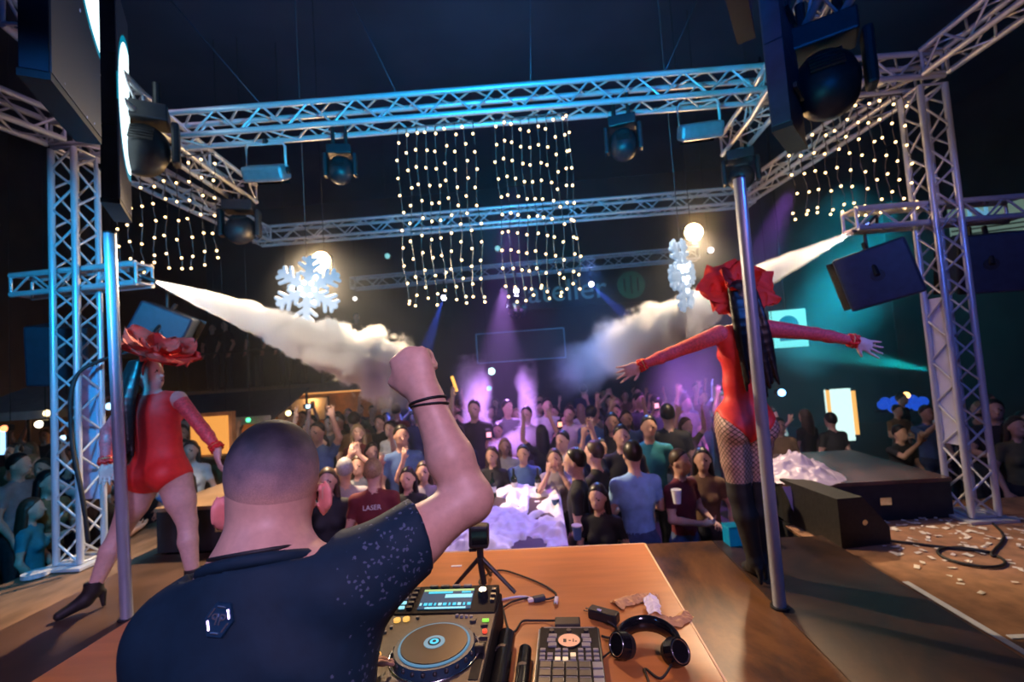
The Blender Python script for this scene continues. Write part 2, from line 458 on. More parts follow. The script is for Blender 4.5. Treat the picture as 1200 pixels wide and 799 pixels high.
def heightfield(name, x0, x1, y0, y1, nx, ny, hf, m, parent=None, z=0.0, keep=None):
    V = []; F = []; idx = {}
    for j in range(ny + 1):
        for i in range(nx + 1):
            x = x0 + (x1 - x0) * i / nx; y = y0 + (y1 - y0) * j / ny
            V.append((x, y, z + hf(x, y)))
    for j in range(ny):
        for i in range(nx):
            a = j * (nx + 1) + i; q = (a, a + 1, a + nx + 2, a + nx + 1)
            if keep is None or max(V[k][2] - z for k in q) > keep: F.append(q)
    return pymesh(name, V, F, m, parent)


def foam_h(x, y):
    n = mnoise.fractal(Vector((x * 2.4, y * 1.7, 3.1)), 0.9, 2.1, 4)
    e = min(1, (x + 0.9) / 0.06, (0.14 - x) / 0.06, (y - 3.46) / 0.06, (5.08 - y) / 0.06)
    w = 0.5 + 0.5 * min(1, max(0, (4.9 - y))) + (0.25 if x < -0.2 else -0.05)
    b = 0.06 * abs(mnoise.noise(Vector((x * 9, y * 9, 0.3))))
    return max(-0.02, min(e, 1) * (0.075 * (n * 1.5 + w - 0.62) + 0.8 * b * (n * 1.5 + w > 0.62)))


fo = heightfield('foam', -0.86, 0.12, 3.46, 5.09, 80, 120, foam_h, FOAM, None, -0.038, 0.0)
tag(fo, 'white party foam lying in drifts on the catwalk in purple light', 'foam', kind='stuff')

# risers either side
lr = empty('stage_riser', 'low black riser box with a brown top behind the left dancer', 'platform', (-2.67, 4.15, 0))
bx('riser_top', (0, 0, 0.35), (1.2, 0.98, 0.03), mat('riser_brown_top', (0.2, 0.12, 0.07), 0.5, 0, 0.4, 4, 0.1), lr)
bx('riser_body', (0, 0, 0.165), (1.18, 0.96, 0.33), SKIRT, lr)
bx('recessed_handle', (-0.05, -0.482, 0.2), (0.06, 0.01, 0.1), CHROME, lr)
bx('support_block', (0, 0.3, -0.6), (1.1, 0.9, 1.18), SKIRT, lr)
rr = empty('stage_riser', 'low black riser box with a glossy brown top left of the right truss tower', 'platform', (2.62, 4.55, -0.12))
bx('riser_top', (0, 0, 0.3), (1.3, 1.2, 0.03), mat('riser_gloss_top', (0.1, 0.05, 0.045), 0.25, 0, 0.5, 4, 0.1), rr)
bx('riser_body', (0, 0, 0.142), (1.28, 1.18, 0.284), SKIRT, rr)
bx('recessed_handle', (0.12, -0.592, 0.15), (0.09, 0.01, 0.06), CHROME, rr)
bx('support_block', (0, 0.05, -0.52), (1.2, 1.0, 0.94), SKIRT, rr)

# crumpled sheeting on the right riser
SHEET = mat('white_film', (0.42, 0.36, 0.5), 0.35, 0, 0.08, 12)


def sheet_h(x, y):
    u = (x - 2.22) / 0.36; v = (y - 4.3) / 0.4
    r = math.sqrt(u * u + v * v)
    n = abs(mnoise.fractal(Vector((x * 7, y * 7, 1.0)), 0.8, 2.2, 5))
    return max(0.0, (1 - r) * 0.16 + n * 0.1 * max(0, 1.15 - r)) - 0.002


sh = heightfield('plastic_sheet', 1.86, 2.58, 3.9, 4.75, 60, 70, sheet_h, SHEET, None, 0.198, 0.004)
tag(sh, 'crumpled pale plastic sheet heaped on the left corner of the right riser', 'sheet')
bm = bmesh.new()
V = []; F = []
for j in range(15):
    for i in range(13):
        w = 0.16 * (1 - 0.6 * j / 14)
        x = 2.08 + (i / 12 - 0.5) * 2 * w; z = 0.2 - 0.3 * j / 14
        V.append((x, 3.94 - 0.012 - 0.03 * abs(mnoise.noise(Vector((x * 14, z * 5, 2)))), z))
for j in range(14):
    for i in range(12):
        a = j * 13 + i; F.append((a, a + 1, a + 14, a + 13))
bm.free()
pymesh('hanging_fold', V, F, SHEET, sh)

# wedge monitor, blue box
wm = empty('floor_monitor', 'black wedge floor loudspeaker behind the dark deck on the right', 'speaker', (2.2, 3.78, -0.12), math.radians(-82))
bm = bmesh.new()
prof = [(-0.19, 0), (0.19, 0), (0.19, 0.12), (0.0, 0.35), (-0.19, 0.35)]
a = [bm.verts.new((-0.31, y, z)) for y, z in prof]; b = [bm.verts.new((0.31, y, z)) for y, z in prof]
bm.faces.new(a); bm.faces.new(b)
for i in range(5): bm.faces.new((a[i], a[(i + 1) % 5], b[(i + 1) % 5], b[i]))
meshobj('cabinet', bm, mat('speaker_black_paint', (0.016, 0.014, 0.013), 0.6, 0, 0.3, 40, 0.2), wm)
g = bx('grille', (0, 0.1, 0.238), (0.58, 0.26, 0.012), mat('grille_mesh', (0.03, 0.024, 0.02), 0.5, 0.3, 0.6, 140), wm, 0, Matrix.Rotation(math.radians(-50.5), 3, 'X'))
g.data.transform(Matrix.Translation((0, 0.1, 0.238)) @ Matrix.Rotation(0, 4, 'X') @ Matrix.Translation((0, -0.1, -0.238)))
cy('cable_socket', (0.31, 0.0, 0.17), (0.316, 0.0, 0.17), 0.02, CHROME, wm)
bb = empty('blue_case', 'small bright blue box on the back edge of the right deck', 'box', (1.29, 3.33, 0), 0.1)
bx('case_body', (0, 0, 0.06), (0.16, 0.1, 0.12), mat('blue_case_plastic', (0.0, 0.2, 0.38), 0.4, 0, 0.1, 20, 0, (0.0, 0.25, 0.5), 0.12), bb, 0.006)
bx('case_lid', (0, 0, 0.126), (0.165, 0.105, 0.012), mat('blue_case_lid', (0.0, 0.26, 0.42), 0.4, 0, 0.1, 20), bb, 0.003)

# confetti and cable on the right floor
bm = bmesh.new()
for i in range(330):
    x = rng.uniform(2.25, 4.6); y = 3.95 - abs(rng.normal(0, 0.55)); z = -0.117
    if y < 2.3: continue
    s = rng.uniform(0.012, 0.028); a_ = rng.uniform(0, PI)
    q = []
    for dx, dy in ((-1, -.55), (1, -.55), (1, .55), (-1, .55)):
        q.append(bm.verts.new((x + s * (dx * math.cos(a_) - dy * math.sin(a_)), y + s * (dx * math.sin(a_) + dy * math.cos(a_)), z + rng.uniform(0, 0.008))))
    bm.faces.new(q)
co = meshobj('confetti', bm, mat('paper_confetti', (0.72, 0.66, 0.58), 0.8, 0, 0.1, 20)); tag(co, 'pale paper confetti scattered on the brown floor at right', 'confetti', kind='stuff')
pts = [(2.72 + 0.16 * math.cos(t), 3.22 + 0.15 * math.sin(t), -0.108) for t in np.linspace(0.4, 2 * PI + 0.2, 26)]
pts = [(2.3, 3.62, -0.108), (2.45, 3.52, -0.108)] + pts + [(3.2, 3.5, -0.108), (3.36, 3.75, -0.108)]
tag(tb('floor_cable', smooth_path(pts, 3), 0.009, RUBBER), 'black cable coiled in a loop on the confetti covered floor', 'cable')

# ------------------------------------------------------------------ trusses
UNIT = bmesh.new(); cyl(UNIT, (0, 0, 0), (0, 0, 1), 1.0, n=6)
_me = bpy.data.meshes.new('brace'); UNIT.to_mesh(_me); UNIT.free(); _me.materials.append(ALU)
_me.polygons.foreach_set('use_smooth', [len(p.vertices) == 4 for p in _me.polygons])
UNIT_ME = _me
UC = bmesh.new(); cyl(UC, (0, 0, 0), (0, 0, 1), 1.0, n=12)
_me = bpy.data.meshes.new('chord'); UC.to_mesh(_me); UC.free(); _me.materials.append(ALU)
_me.polygons.foreach_set('use_smooth', [len(p.vertices) == 4 for p in _me.polygons])
UNIT_CH = _me


def rod(name, me, p0, p1, r, parent):
    p0, p1 = Vector(p0), Vector(p1); d = p1 - p0
    o = bpy.data.objects.new(name, me); COL.objects.link(o); o.parent = parent
    o.location = p0; o.rotation_mode = 'QUATERNION'; o.rotation_quaternion = d.to_track_quat('Z', 'Y'); o.scale = (r, r, d.length)
    return o


def truss(name, label, path, s, seg, up=(0, 0, 1), rc=0.024, rb=0.0095, joined=False, group=None):
    path = [Vector(p) for p in path]; up = Vector(up)
    root = empty(name, label, 'truss', path[0], 0, group)
    P = [p - path[0] for p in path]
    cor = []
    for i, p in enumerate(P):
        t = (P[min(i + 1, len(P) - 1)] - P[max(i - 1, 0)]).normalized()
        sd = t.cross(up).normalized(); u = sd.cross(t).normalized()
        cor.append([p + sd * a * s / 2 + u * b * s / 2 for a, b in ((-1, -1), (1, -1), (1, 1), (-1, 1))])
    jb = bmesh.new() if joined else None
    for i in range(len(P) - 1):
        for k in range(4):
            rod('chord', UNIT_CH, cor[i][k], cor[i + 1][k], rc, root)
        L = (P[i + 1] - P[i]).length; n = max(2, int(round(L / seg / 2)) * 2)
        for k in range(4):
            a0, a1 = cor[i][k], cor[i + 1][k]; b0, b1 = cor[i][(k + 1) % 4], cor[i + 1][(k + 1) % 4]
            for j in range(n):
                q0 = a0.lerp(a1, j / n) if j % 2 == 0 else b0.lerp(b1, j / n)
                q1 = b0.lerp(b1, (j + 1) / n) if j % 2 == 0 else a0.lerp(a1, (j + 1) / n)
                if joined: cyl(jb, q0, q1, rb, n=5)
                else: rod('brace', UNIT_ME, q0, q1, rb, root)
        for e in ((i, i + 1) if i == len(P) - 2 else (i,)):
            for k in range(4):
                if joined: cyl(jb, cor[e][k], cor[e][(k + 1) % 4], rb, n=5)
                else: rod('end_brace', UNIT_ME, cor[e][k], cor[e][(k + 1) % 4], rb * 1.3, root)
    if joined:
        o = meshobj('braces', jb, ALU, root, True); o['kind'] = 'stuff'
    return root


LT = (-3.8, 3.55); RT = (3.4, 3.95); ZB = 3.52
t = truss('truss_tower', 'upright silver truss tower on the left edge of the stage', [(LT[0], LT[1], 0.03), (LT[0], LT[1], ZB - 0.13)], 0.2, 0.17, (0, 1, 0))
bx('base_plate', (0, 0, -0.02), (0.36, 0.36, 0.02), ALU, t)
LINER = mat('pale_tower_liner', (0.5, 0.52, 0.72), 0.7, 0, 0.1, 6)
bx('fabric_liner', (0.085, 0.085, 1.0), (0.012, 0.03, 1.1), LINER, t)
bx('fabric_liner', (0.0, 0.088, 1.0), (0.17, 0.004, 1.1), LINER, t)
t = truss('truss_tower', 'upright silver truss tower on the right edge of the stage', [(RT[0], RT[1], -0.09), (RT[0], RT[1], ZB - 0.1)], 0.2, 0.17, (0, 1, 0))
bx('base_plate', (0, 0, -0.02), (0.36, 0.36, 0.02), ALU, t)
bx('fabric_liner', (0.0, 0.088, 1.15), (0.17, 0.004, 1.2), LINER, t)
bx('fabric_liner', (-0.088, 0.0, 1.15), (0.004, 0.17, 1.2), LINER, t)
wb = cy('weight_disc', (-3.93, 3.33, 0.0), (-3.93, 3.33, 0.03), 0.085, mat('white_disc', (0.5, 0.5, 0.52), 0.6)); tag(wb, 'small flat white disc on the deck at the foot of the left truss tower', 'disc')
truss('truss_beam', 'long front truss beam spanning between the two stage towers', [(LT[0] - 0.1, LT[1], ZB), (RT[0] + 0.1, RT[1], ZB + 0.07)], 0.2, 0.2)
truss('truss_beam', 'second truss beam behind the hanging light curtains', [(-4.2, 6.7, ZB + 0.08), (3.2, 6.6, ZB)], 0.22, 0.24)
truss('truss_beam', 'farthest thin truss beam above the crowd in front of the wall sign', [(-4.2, 10.3, ZB - 0.02), (3.6, 10.0, ZB - 0.02)], 0.25, 0.3, joined=True)
truss('side_truss', 'truss running forward along the left side from tower to second beam', [(LT[0], LT[1] + 0.15, ZB), (-4.0, 6.55, ZB + 0.05)], 0.2, 0.22)
truss('side_truss', 'truss running forward along the right side from tower to second beam', [(RT[0], RT[1] + 0.15, ZB + 0.05), (3.05, 6.5, ZB)], 0.2, 0.22)
truss('side_truss', 'truss running back from the left tower top past the picture edge', [(LT[0], LT[1] - 0.15, ZB), (-4.2, 1.3, ZB - 0.02)], 0.2, 0.2)
truss('side_truss', 'truss running back from the right tower top past the picture corner', [(RT[0], RT[1] - 0.15, ZB + 0.07), (3.5, 1.2, ZB + 0.1)], 0.2, 0.2)
truss('arm_truss', 'curved truss arm over the left dancer ending in a moving light', [(-2.75, 2.3, ZB + 0.02), (-2.98, 3.2, ZB), (-3.12, 4.1, ZB), (-3.2, 4.95, ZB)], 0.2, 0.2)
truss('arm_truss', 'curved truss arm over the right dancer ending in a moving light', [(1.88, 2.3, ZB + 0.05), (2.05, 3.2, ZB + 0.02), (2.16, 4.1, ZB), (2.2, 4.85, ZB)], 0.2, 0.2)
zo = 2.32
truss('outrigger_truss', 'short horizontal truss clamped across the left tower holding the smoke nozzle', [(-4.35, 3.6, zo - 0.02), (-3.25, 3.6, zo)], 0.16, 0.16)
truss('outrigger_truss', 'short horizontal truss clamped across the right tower holding the smoke nozzle', [(2.72, 3.98, zo + 0.05), (4.1, 4.02, zo + 0.05)], 0.16, 0.16)


def wire(name, label, p0, p1, r=0.004):
    return tag(tb(name, [p0, p1], r, mat('steel_wire', (0.12, 0.15, 0.2), 0.4, 0.6, 0.1, 10), None, 5), label, 'wire')


wire('guy_wire', 'thin steel wire slanting from the left end of the front beam up to the roof', at(312, 130, 3.55), at(165, -40, 4.2))
wire('guy_wire', 'thin steel wire rising left of the middle light curtains to the roof', at(466, 112, 3.65), at(392, -40, 4.2))
wire('guy_wire', 'thin upright steel wire above the middle of the front beam', at(622, 100, 3.75), at(621, -40, 3.8))
wire('guy_wire', 'thin steel wire slanting up to the roof near the right floodlight', at(779, 84, 3.8), at(835, -40, 4.2))

# poles
for (x, y, tx, ty, lab) in ((1.15, 2.5, *at(866, 210, 2.5)[[0, 2]], 'shiny metal dance pole in front of the right dancer'),
                            (-2.55, 2.646, *at(131, 275, 2.66)[[0, 2]], 'shiny metal dance pole in front of the left dancer')):
    pr = empty('dance_pole', lab, 'pole', (x, y, 0.0))
    cy('pole_tube', (0, 0, 0.0), (tx - x, 0, ty), 0.031, STEEL, pr, n=24)
    cy('floor_flange', (0, 0, 0.0), (0, 0, 0.012), 0.045, BLACK, pr, n=24)
    cy('end_cap', (tx - x, 0, ty), (tx - x, 0, ty + 0.01), 0.033, BLACK, pr, n=24)

# ------------------------------------------------------------------ stage lights
def moving_head(label, loc, s, rz=0.0, tilt=0.3, glow=None, group=None):
    """hangs from loc; s = size of the head"""
    r = empty('moving_head_light', label, 'stage light', loc, rz, group)
    bx('base', (0, 0, -0.16 * s), (0.75 * s, 0.5 * s, 0.3 * s), FIXT, r, 0.03 * s)
    cy('clamp', (-0.2 * s, 0, 0), (-0.2 * s, 0, max(0.16 * s, 0.2)), 0.06 * s, BLACK, r, n=10)
    cy('clamp', (0.2 * s, 0, 0), (0.2 * s, 0, max(0.16 * s, 0.2)), 0.06 * s, BLACK, r, n=10)
    for sx in (-1, 1):
        bm = bmesh.new(); box(bm, (sx * 0.46 * s, 0, -0.62 * s), (0.12 * s, 0.3 * s, 0.75 * s), 0.04 * s)
        meshobj('yoke_arm', bm, FIXT, r)
    M = Matrix.Translation((0, 0, -0.82 * s)) @ Matrix.Rotation(tilt, 4, 'X')
    bm = bmesh.new()
    prof = [(-0.42, 0.05), (-0.4, 0.2), (-0.25, 0.33), (0.05, 0.38), (0.3, 0.36), (0.36, 0.34), (0.38, 0.3)]
    rings = []
    for (y, rr) in prof:
        rings.append([bm.verts.new((rr * s * math.cos(2 * PI * k / 24), y * s, rr * s * math.sin(2 * PI * k / 24))) for k in range(24)])
    for i in range(len(rings) - 1):
        for k in range(24): bm.faces.new((rings[i][k], rings[i][(k + 1) % 24], rings[i + 1][(k + 1) % 24], rings[i + 1][k]))
    bm.faces.new(rings[0]); bm.faces.new(rings[-1])
    h = meshobj('head', bm, FIXT, r, True); h.matrix_local = M
    bm = bmesh.new(); cyl(bm, (0, 0.36 * s, 0), (0, 0.4 * s, 0), 0.29 * s, 0.25 * s, 24)
    meshobj('lens', bm, glow or GLOSS, h)
    bm = bmesh.new()
    for k in range(5): box(bm, (0, (-0.2 + k * 0.09) * s, 0.37 * s), (0.36 * s, 0.03 * s, 0.03 * s))
    o = meshobj('cooling_fins', bm, BLACK, h); o['kind'] = 'stuff'
    return r


moving_head('moving light hanging from the end of the left curved truss arm', (-3.17, 4.75, 3.36), 0.40, 0.3, 0.5)
moving_head('moving light hanging at the end of the right curved truss arm', (2.2, 4.7, 3.38), 0.34, -0.3, 0.4)
moving_head('large dark moving light hanging close above the right dancer', (2.0, 3.0, 3.42), 0.5, -0.5, 0.9)
moving_head('large dark moving light half hidden behind the left screens', tuple(at(168, 178, 3.2) + (0, 0, 0.36)), 0.44, 0.6, 0.9)
moving_head('small moving light under the front beam left of the middle light curtains', tuple(at(398, 172, 3.65)), 0.26, 0.2, 1.0)
moving_head('small moving light under the front beam right of the middle light curtains', tuple(at(728, 138, 3.8)), 0.3, -0.2, 1.0)


def floodlight(label, loc, s, rz=0.0):
    r = empty('floodlight', label, 'floodlight', loc, rz)
    pts = [(-0.5 * s, 0, -0.75 * s), (-0.5 * s, 0, -0.1 * s), (-0.44 * s, 0, -0.02 * s), (0.44 * s, 0, -0.02 * s), (0.5 * s, 0, -0.1 * s), (0.5 * s, 0, -0.75 * s)]
    tb('bracket', pts, 0.035 * s, ALU, r, 8)
    cy('clamp', (0, 0, -0.02 * s), (0, 0, 0.1 * s), 0.07 * s, BLACK, r, n=10)
    M = Matrix.Rotation(0.5, 3, 'X')
    bm = bmesh.new(); box(bm, (0, 0, 0), (1.05 * s, 0.62 * s, 0.4 * s), 0.09 * s, M); bmesh.ops.translate(bm, vec=(0, 0, -0.8 * s), verts=bm.verts)
    h = meshobj('housing', bm, mat('grey_housing', (0.25, 0.28, 0.33), 0.4, 0.4, 0.1, 20), r)
    bm = bmesh.new(); box(bm, (0, 0.32 * s, 0), (0.85 * s, 0.03 * s, 0.28 * s), 0, M); bmesh.ops.translate(bm, vec=(0, 0, -0.8 * s), verts=bm.verts)
    meshobj('front_glass', bm, GLOSS, h)
    bm = bmesh.new(); cyl(bm, (0.48 * s, 0, -0.75 * s), (0.58 * s, 0, -0.75 * s), 0.09 * s, n=12); meshobj('tilt_knob', bm, BLACK, r)
    return r


floodlight('grey floodlight in a bracket under the left end of the front beam', tuple(at(311, 168, 3.6)), 0.32, 0.1)
floodlight('grey floodlight in a bracket under the right part of the front beam', tuple(at(817, 118, 3.85)), 0.33, -0.1)


def spot_dot(label, p, r=0.05):
    o = empty('ceiling_spot', label, 'stage light', tuple(p))
    bm = bmesh.new(); sphere(bm, (0, 0, 0), r, 14, 8); meshobj('lens', bm, SPOTGLOW, o, True)
    cy('housing', (0, 0.02, 0.03), (0, 0.14, 0.12), r * 1.1, BLACK, o, n=14)
    cy('hanger', (0, 0.1, 0.08), (0, 0.1, 0.5), 0.015, BLACK, o, n=6)
    return o


B1, B2, B3 = at(520, 349, 10.0), at(605, 341, 9.7), at(693, 333, 10.0)
spot_dot('bright spot lamp with a blue beam below the left light curtain', B1)
spot_dot('bright spot lamp just above the mirror ball', B2, 0.055)
spot_dot('bright spot lamp with a blue beam right of the light curtains', B3)
light('SPOT', 'blue_beam_left', tuple(B1 + (0, -0.1, -0.05)), 5000, (0.05, 0.12, 1.0), 0.02, tuple(B1 + (-0.75, -0.6, -2.2)), 17, 0.5)
light('SPOT', 'purple_beam_middle', tuple(B2 + (0, -0.1, -0.35)), 2600, (0.32, 0.15, 1.0), 0.02, tuple(B2 + (0.0, -0.5, -2.6)), 22, 0.5)
light('SPOT', 'blue_beam_right', tuple(B3 + (0, -0.1, -0.05)), 4500, (0.08, 0.15, 1.0), 0.02, tuple(B3 + (1.3, -0.6, -1.6)), 17, 0.5)

# mirror ball
mb = empty('mirror_ball', 'small mirror ball hanging below the middle light curtains', 'mirror ball', tuple(at(606, 360, 9.5)))
bm = bmesh.new(); sphere(bm, (0, 0, 0), 0.25, 24, 14)
meshobj('mirror_facets', bm, mat('mirror_facet', (0.75, 0.85, 0.95), 0.12, 1.0, 0.25, 30), mb)
cy('hanging_rod', (0, 0, 0.24), (0, 0, 4.6), 0.008, BLACK, mb, n=6)
light('SPOT', 'mirror_ball_pinspot', tuple(at(606, 360, 9.5) + (-1.2, -3, 0.8)), 120, (0.4, 0.8, 1.0), 0.02, tuple(at(606, 360, 9.5)), 10)

# snowflakes
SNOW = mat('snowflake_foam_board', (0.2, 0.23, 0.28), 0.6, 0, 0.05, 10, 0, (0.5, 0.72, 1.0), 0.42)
LEDW = mat('white_led', (0.9, 0.95, 1.0), 0.4, 0, 0.02, 5, 0, (0.85, 0.93, 1.0), 4.0, False)


def snowflake(label, loc, R, rz, roll):
    root = empty('snowflake_sign', label, 'decoration', loc, rz)
    f_ = Field((-R * 1.15, -0.03, -R * 1.15), (R * 1.15, 0.03, R * 1.15), R / 42)
    for k in range(6):
        a = roll + k * PI / 3; d = np.array([math.cos(a), 0, math.sin(a)])
        f_.cone((0, 0, 0), d * R * 0.92, R * 0.13, R * 0.085, 0, 0.01)
        for r0, l in ((0.34, 0.27), (0.56, 0.34), (0.78, 0.22)):
            for sg in (-1, 1):
                e = np.array([math.cos(a + sg * 0.95), 0, math.sin(a + sg * 0.95)])
                f_.cone(d * R * r0, d * R * r0 + e * R * l, R * 0.07, R * 0.06, 0, 0.012)
    f_.ell((0, 0, 0), (R * 0.3, 0.2, R * 0.3), None, 0, 0.01)
    Y = f_.grid()[1]; f_.D = np.maximum(f_.D, np.abs(Y) - 0.018)
    f_.obj('flake_board', SNOW, root)
    for k in range(6):
        a = roll + k * PI / 3 + 0.5
        for q in (0.2, 0.42):
            if q > 0.3 and k % 2: continue
            bm = bmesh.new(); sphere(bm, (math.cos(a) * R * q, -0.022, math.sin(a) * R * q), 0.022, 10, 6); meshobj('led', bm, LEDW, root, True)
    tb('hanging_cord', [(0, 0, R * 0.2), (0, 0, 7.14 - loc[2])], 0.004, WIRE, root, 5)
    return root


snowflake('lit white snowflake facing the booth above the left smoke jet', tuple(at(361, 339, 4.35)), 0.34, 0.15, 0.42)
snowflake('lit white snowflake seen almost edge on beside the right dancer', tuple(at(800, 322, 4.25)), 0.36, 0.95, 0.2)
for nm, L, lab in (('left', LAMP_L, 'glaring warm lamp behind the left snowflake'), ('right', LAMP_R, 'glaring warm lamp above the right snowflake')):
    r = empty('blinder_lamp', lab, 'lamp', tuple(L))
    bm = bmesh.new(); sphere(bm, (0, 0, 0), 0.11 if nm == 'left' else 0.1, 16, 10, (1, 0.6, 1)); meshobj('glowing_lens', bm, LAMPGLOW, r, True)
    bx('housing', (0, 0.09, 0), (0.2, 0.1, 0.18), BLACK, r, 0.02)
    cy('hanger', (0, 0.09, 0.08), (0, 0.09, 7.14 - L[2]), 0.004, BLACK, r, n=6)
    light('POINT', 'blinder_light_' + nm, tuple(L + (0, -0.12, -0.02)), 22, (1.0, 0.6, 0.26), 0.07)
    light('SPOT', 'blinder_beam_' + nm, tuple(L + (0, -0.14, -0.04)), 1100 if nm == 'left' else 380, (1.0, 0.74, 0.46), 0.07, (-2.0, 4.05, 1.7) if nm == 'left' else (1.6, 4.5, 1.6), 118 if nm == 'left' else 96, 0.7)

# light curtains
def curtain(label, xs, ztops, zbots, y, amp, seed):
    R_ = random.Random(seed)
    root = empty('light_curtain', label, 'string lights', (xs[0], y, ztops[0]))
    o0 = Vector((xs[0], y, ztops[0]))
    hp = [Vector((x, y, z)) - o0 for x, z in zip(xs, ztops)]
    tb('header_cord', hp, 0.006, WIRE, root, 5)
    for x, zt, zb in zip(xs, ztops, zbots):
        n = 16; pts = []
        ph = R_.uniform(0, 6)
        for i in range(n + 1):
            f = i / n
            pts.append(Vector((x + amp * (0.4 + f) * math.sin(f * 13 + ph) + R_.uniform(-1, 1) * 0.006 * f, y + R_.uniform(-0.01, 0.01), zt + (zb - zt) * f)) - o0)
        st = tb('strand', pts, 0.0035, WIRE, root, 5)
        bm = bmesh.new(); nb = max(4, int((zt - zb) / 0.145)); off = R_.uniform(0.2, 0.9)
        for k in range(nb):
            f = min(1, (k + off) / nb); j = min(n - 1, int(f * n)); q = pts[j].lerp(pts[j + 1], f * n - j)
            sphere(bm, q + Vector((R_.choice((-1, 1)) * 0.008, -0.008, 0)), 0.0105, 8, 5)
        sphere(bm, pts[-1], 0.0105, 8, 5)
        b = meshobj('bulbs', bm, BULB, st, True); b['kind'] = 'stuff'
    return root


def beam_z(x): return ZB + 0.07 * (x - LT[0]) / 7.2 - 0.125
def beam_y(x): return LT[1] + 0.4 * (x - LT[0]) / 7.2
xs1 = list(np.linspace(at(468, 200, 3.72)[0], at(558, 200, 3.72)[0], 9)); xs2 = list(np.linspace(at(583, 200, 3.75)[0], at(664, 200, 3.75)[0], 9)) + [at(670, 200, 3.75)[0]]
curtain('warm string light curtain in the middle, left of the two', xs1, [beam_z(x) for x in xs1], [1.93 + random.uniform(-0.05, 0.06) for x in xs1], 3.72, 0.012, 3)
curtain('warm string light curtain in the middle, right of the two', xs2, [beam_z(x) for x in xs2], [1.93 + random.uniform(-0.07, 0.06) for x in xs2], 3.75, 0.012, 4)
xs3 = list(np.linspace(-3.62, -2.72, 9))
curtain('warm string light curtain behind the left screens and pole', xs3, [beam_z(x) - 0.02 for x in xs3], [2.42 + random.uniform(-0.05, 0.05) for x in xs3], 3.75, 0.012, 5)
xs4 = list(np.linspace(2.3, 3.28, 11))
curtain('warm string light curtain beside the right truss tower', xs4, [beam_z(x) - 0.02 for x in xs4], [2.46 + random.uniform(-0.05, 0.05) for x in xs4], 4.0, 0.014, 6)

# ------------------------------------------------------------------ hanging speakers
def hung_speaker(label, loc, w, h, d, rz, ry, rx):
    r = empty('hanging_speaker', label, 'speaker', loc)
    M = Matrix.Rotation(rz, 3, 'Z') @ Matrix.Rotation(ry, 3, 'Y') @ Matrix.Rotation(rx, 3, 'X')
    bm = bmesh.new(); box(bm, (0, 0, 0), (w, d, h), 0.02, M); c = meshobj('cabinet', bm, mat('speaker_navy', (0.02, 0.03, 0.055), 0.5, 0, 0.15, 20), r)
    bm = bmesh.new(); box(bm, (0, d / 2 + 0.004, 0), (w * 0.92, 0.012, h * 0.94), 0.004, M); meshobj('grille', bm, mat('grille_mesh', (0.03, 0.024, 0.02), 0.5, 0.3), c)
    bm = bmesh.new(); cyl(bm, (0, -d / 2 - 0.012, 0.0), (0, -d / 2, 0.0), 0.05, n=18); bmesh.ops.rotate(bm, cent=(0, 0, 0), matrix=M, verts=bm.verts); meshobj('socket_plate', bm, BLACK, c)
    bm = bmesh.new(); cyl(bm, (0, -d / 2 - 0.03, 0.0), (0, 0, h * 0.62), 0.02, n=8); bmesh.ops.rotate(bm, cent=(0, 0, 0), matrix=M, verts=bm.verts); meshobj('mount_bracket', bm, BLACK, r)
    cy('hanger', (0, 0.085, h * 0.3), (0, 0.085, 2.34 - loc[2]), 0.014, BLACK, r, n=8)
    return r


hung_speaker('dark blue speaker tilted under the right outrigger truss', (2.89, 3.98, 1.89), 0.5, 0.47, 0.26, -0.62, -0.22, 0.1)
hung_speaker('black speaker hanging right of the right truss tower', (3.95, 4.2, 1.96), 0.42, 0.5, 0.4, -0.5, 0.06, 0.2)
hung_speaker('dark blue speaker tilted behind the left dance pole', (-3.42, 3.95, 1.86), 0.42, 0.46, 0.3, 0.5, 0.45, 0.1)
hung_speaker('dark speaker in the shade left of the left truss tower', (-4.5, 4.1, 1.75), 0.45, 0.55, 0.4, 0.5, 0.05, 0.2)
tag(tb('drooping_cable', smooth_path([(-3.3, 3.85, 1.75), (-3.6, 3.55, 1.62), (-3.7, 3.42, 1.45), (-3.7, 3.4, 1.0), (-3.62, 3.4, 0.55), (-3.6, 3.42, 0.2)], 8), 0.016, RUBBER),
    'thick black cable drooping down the left truss tower', 'cable')

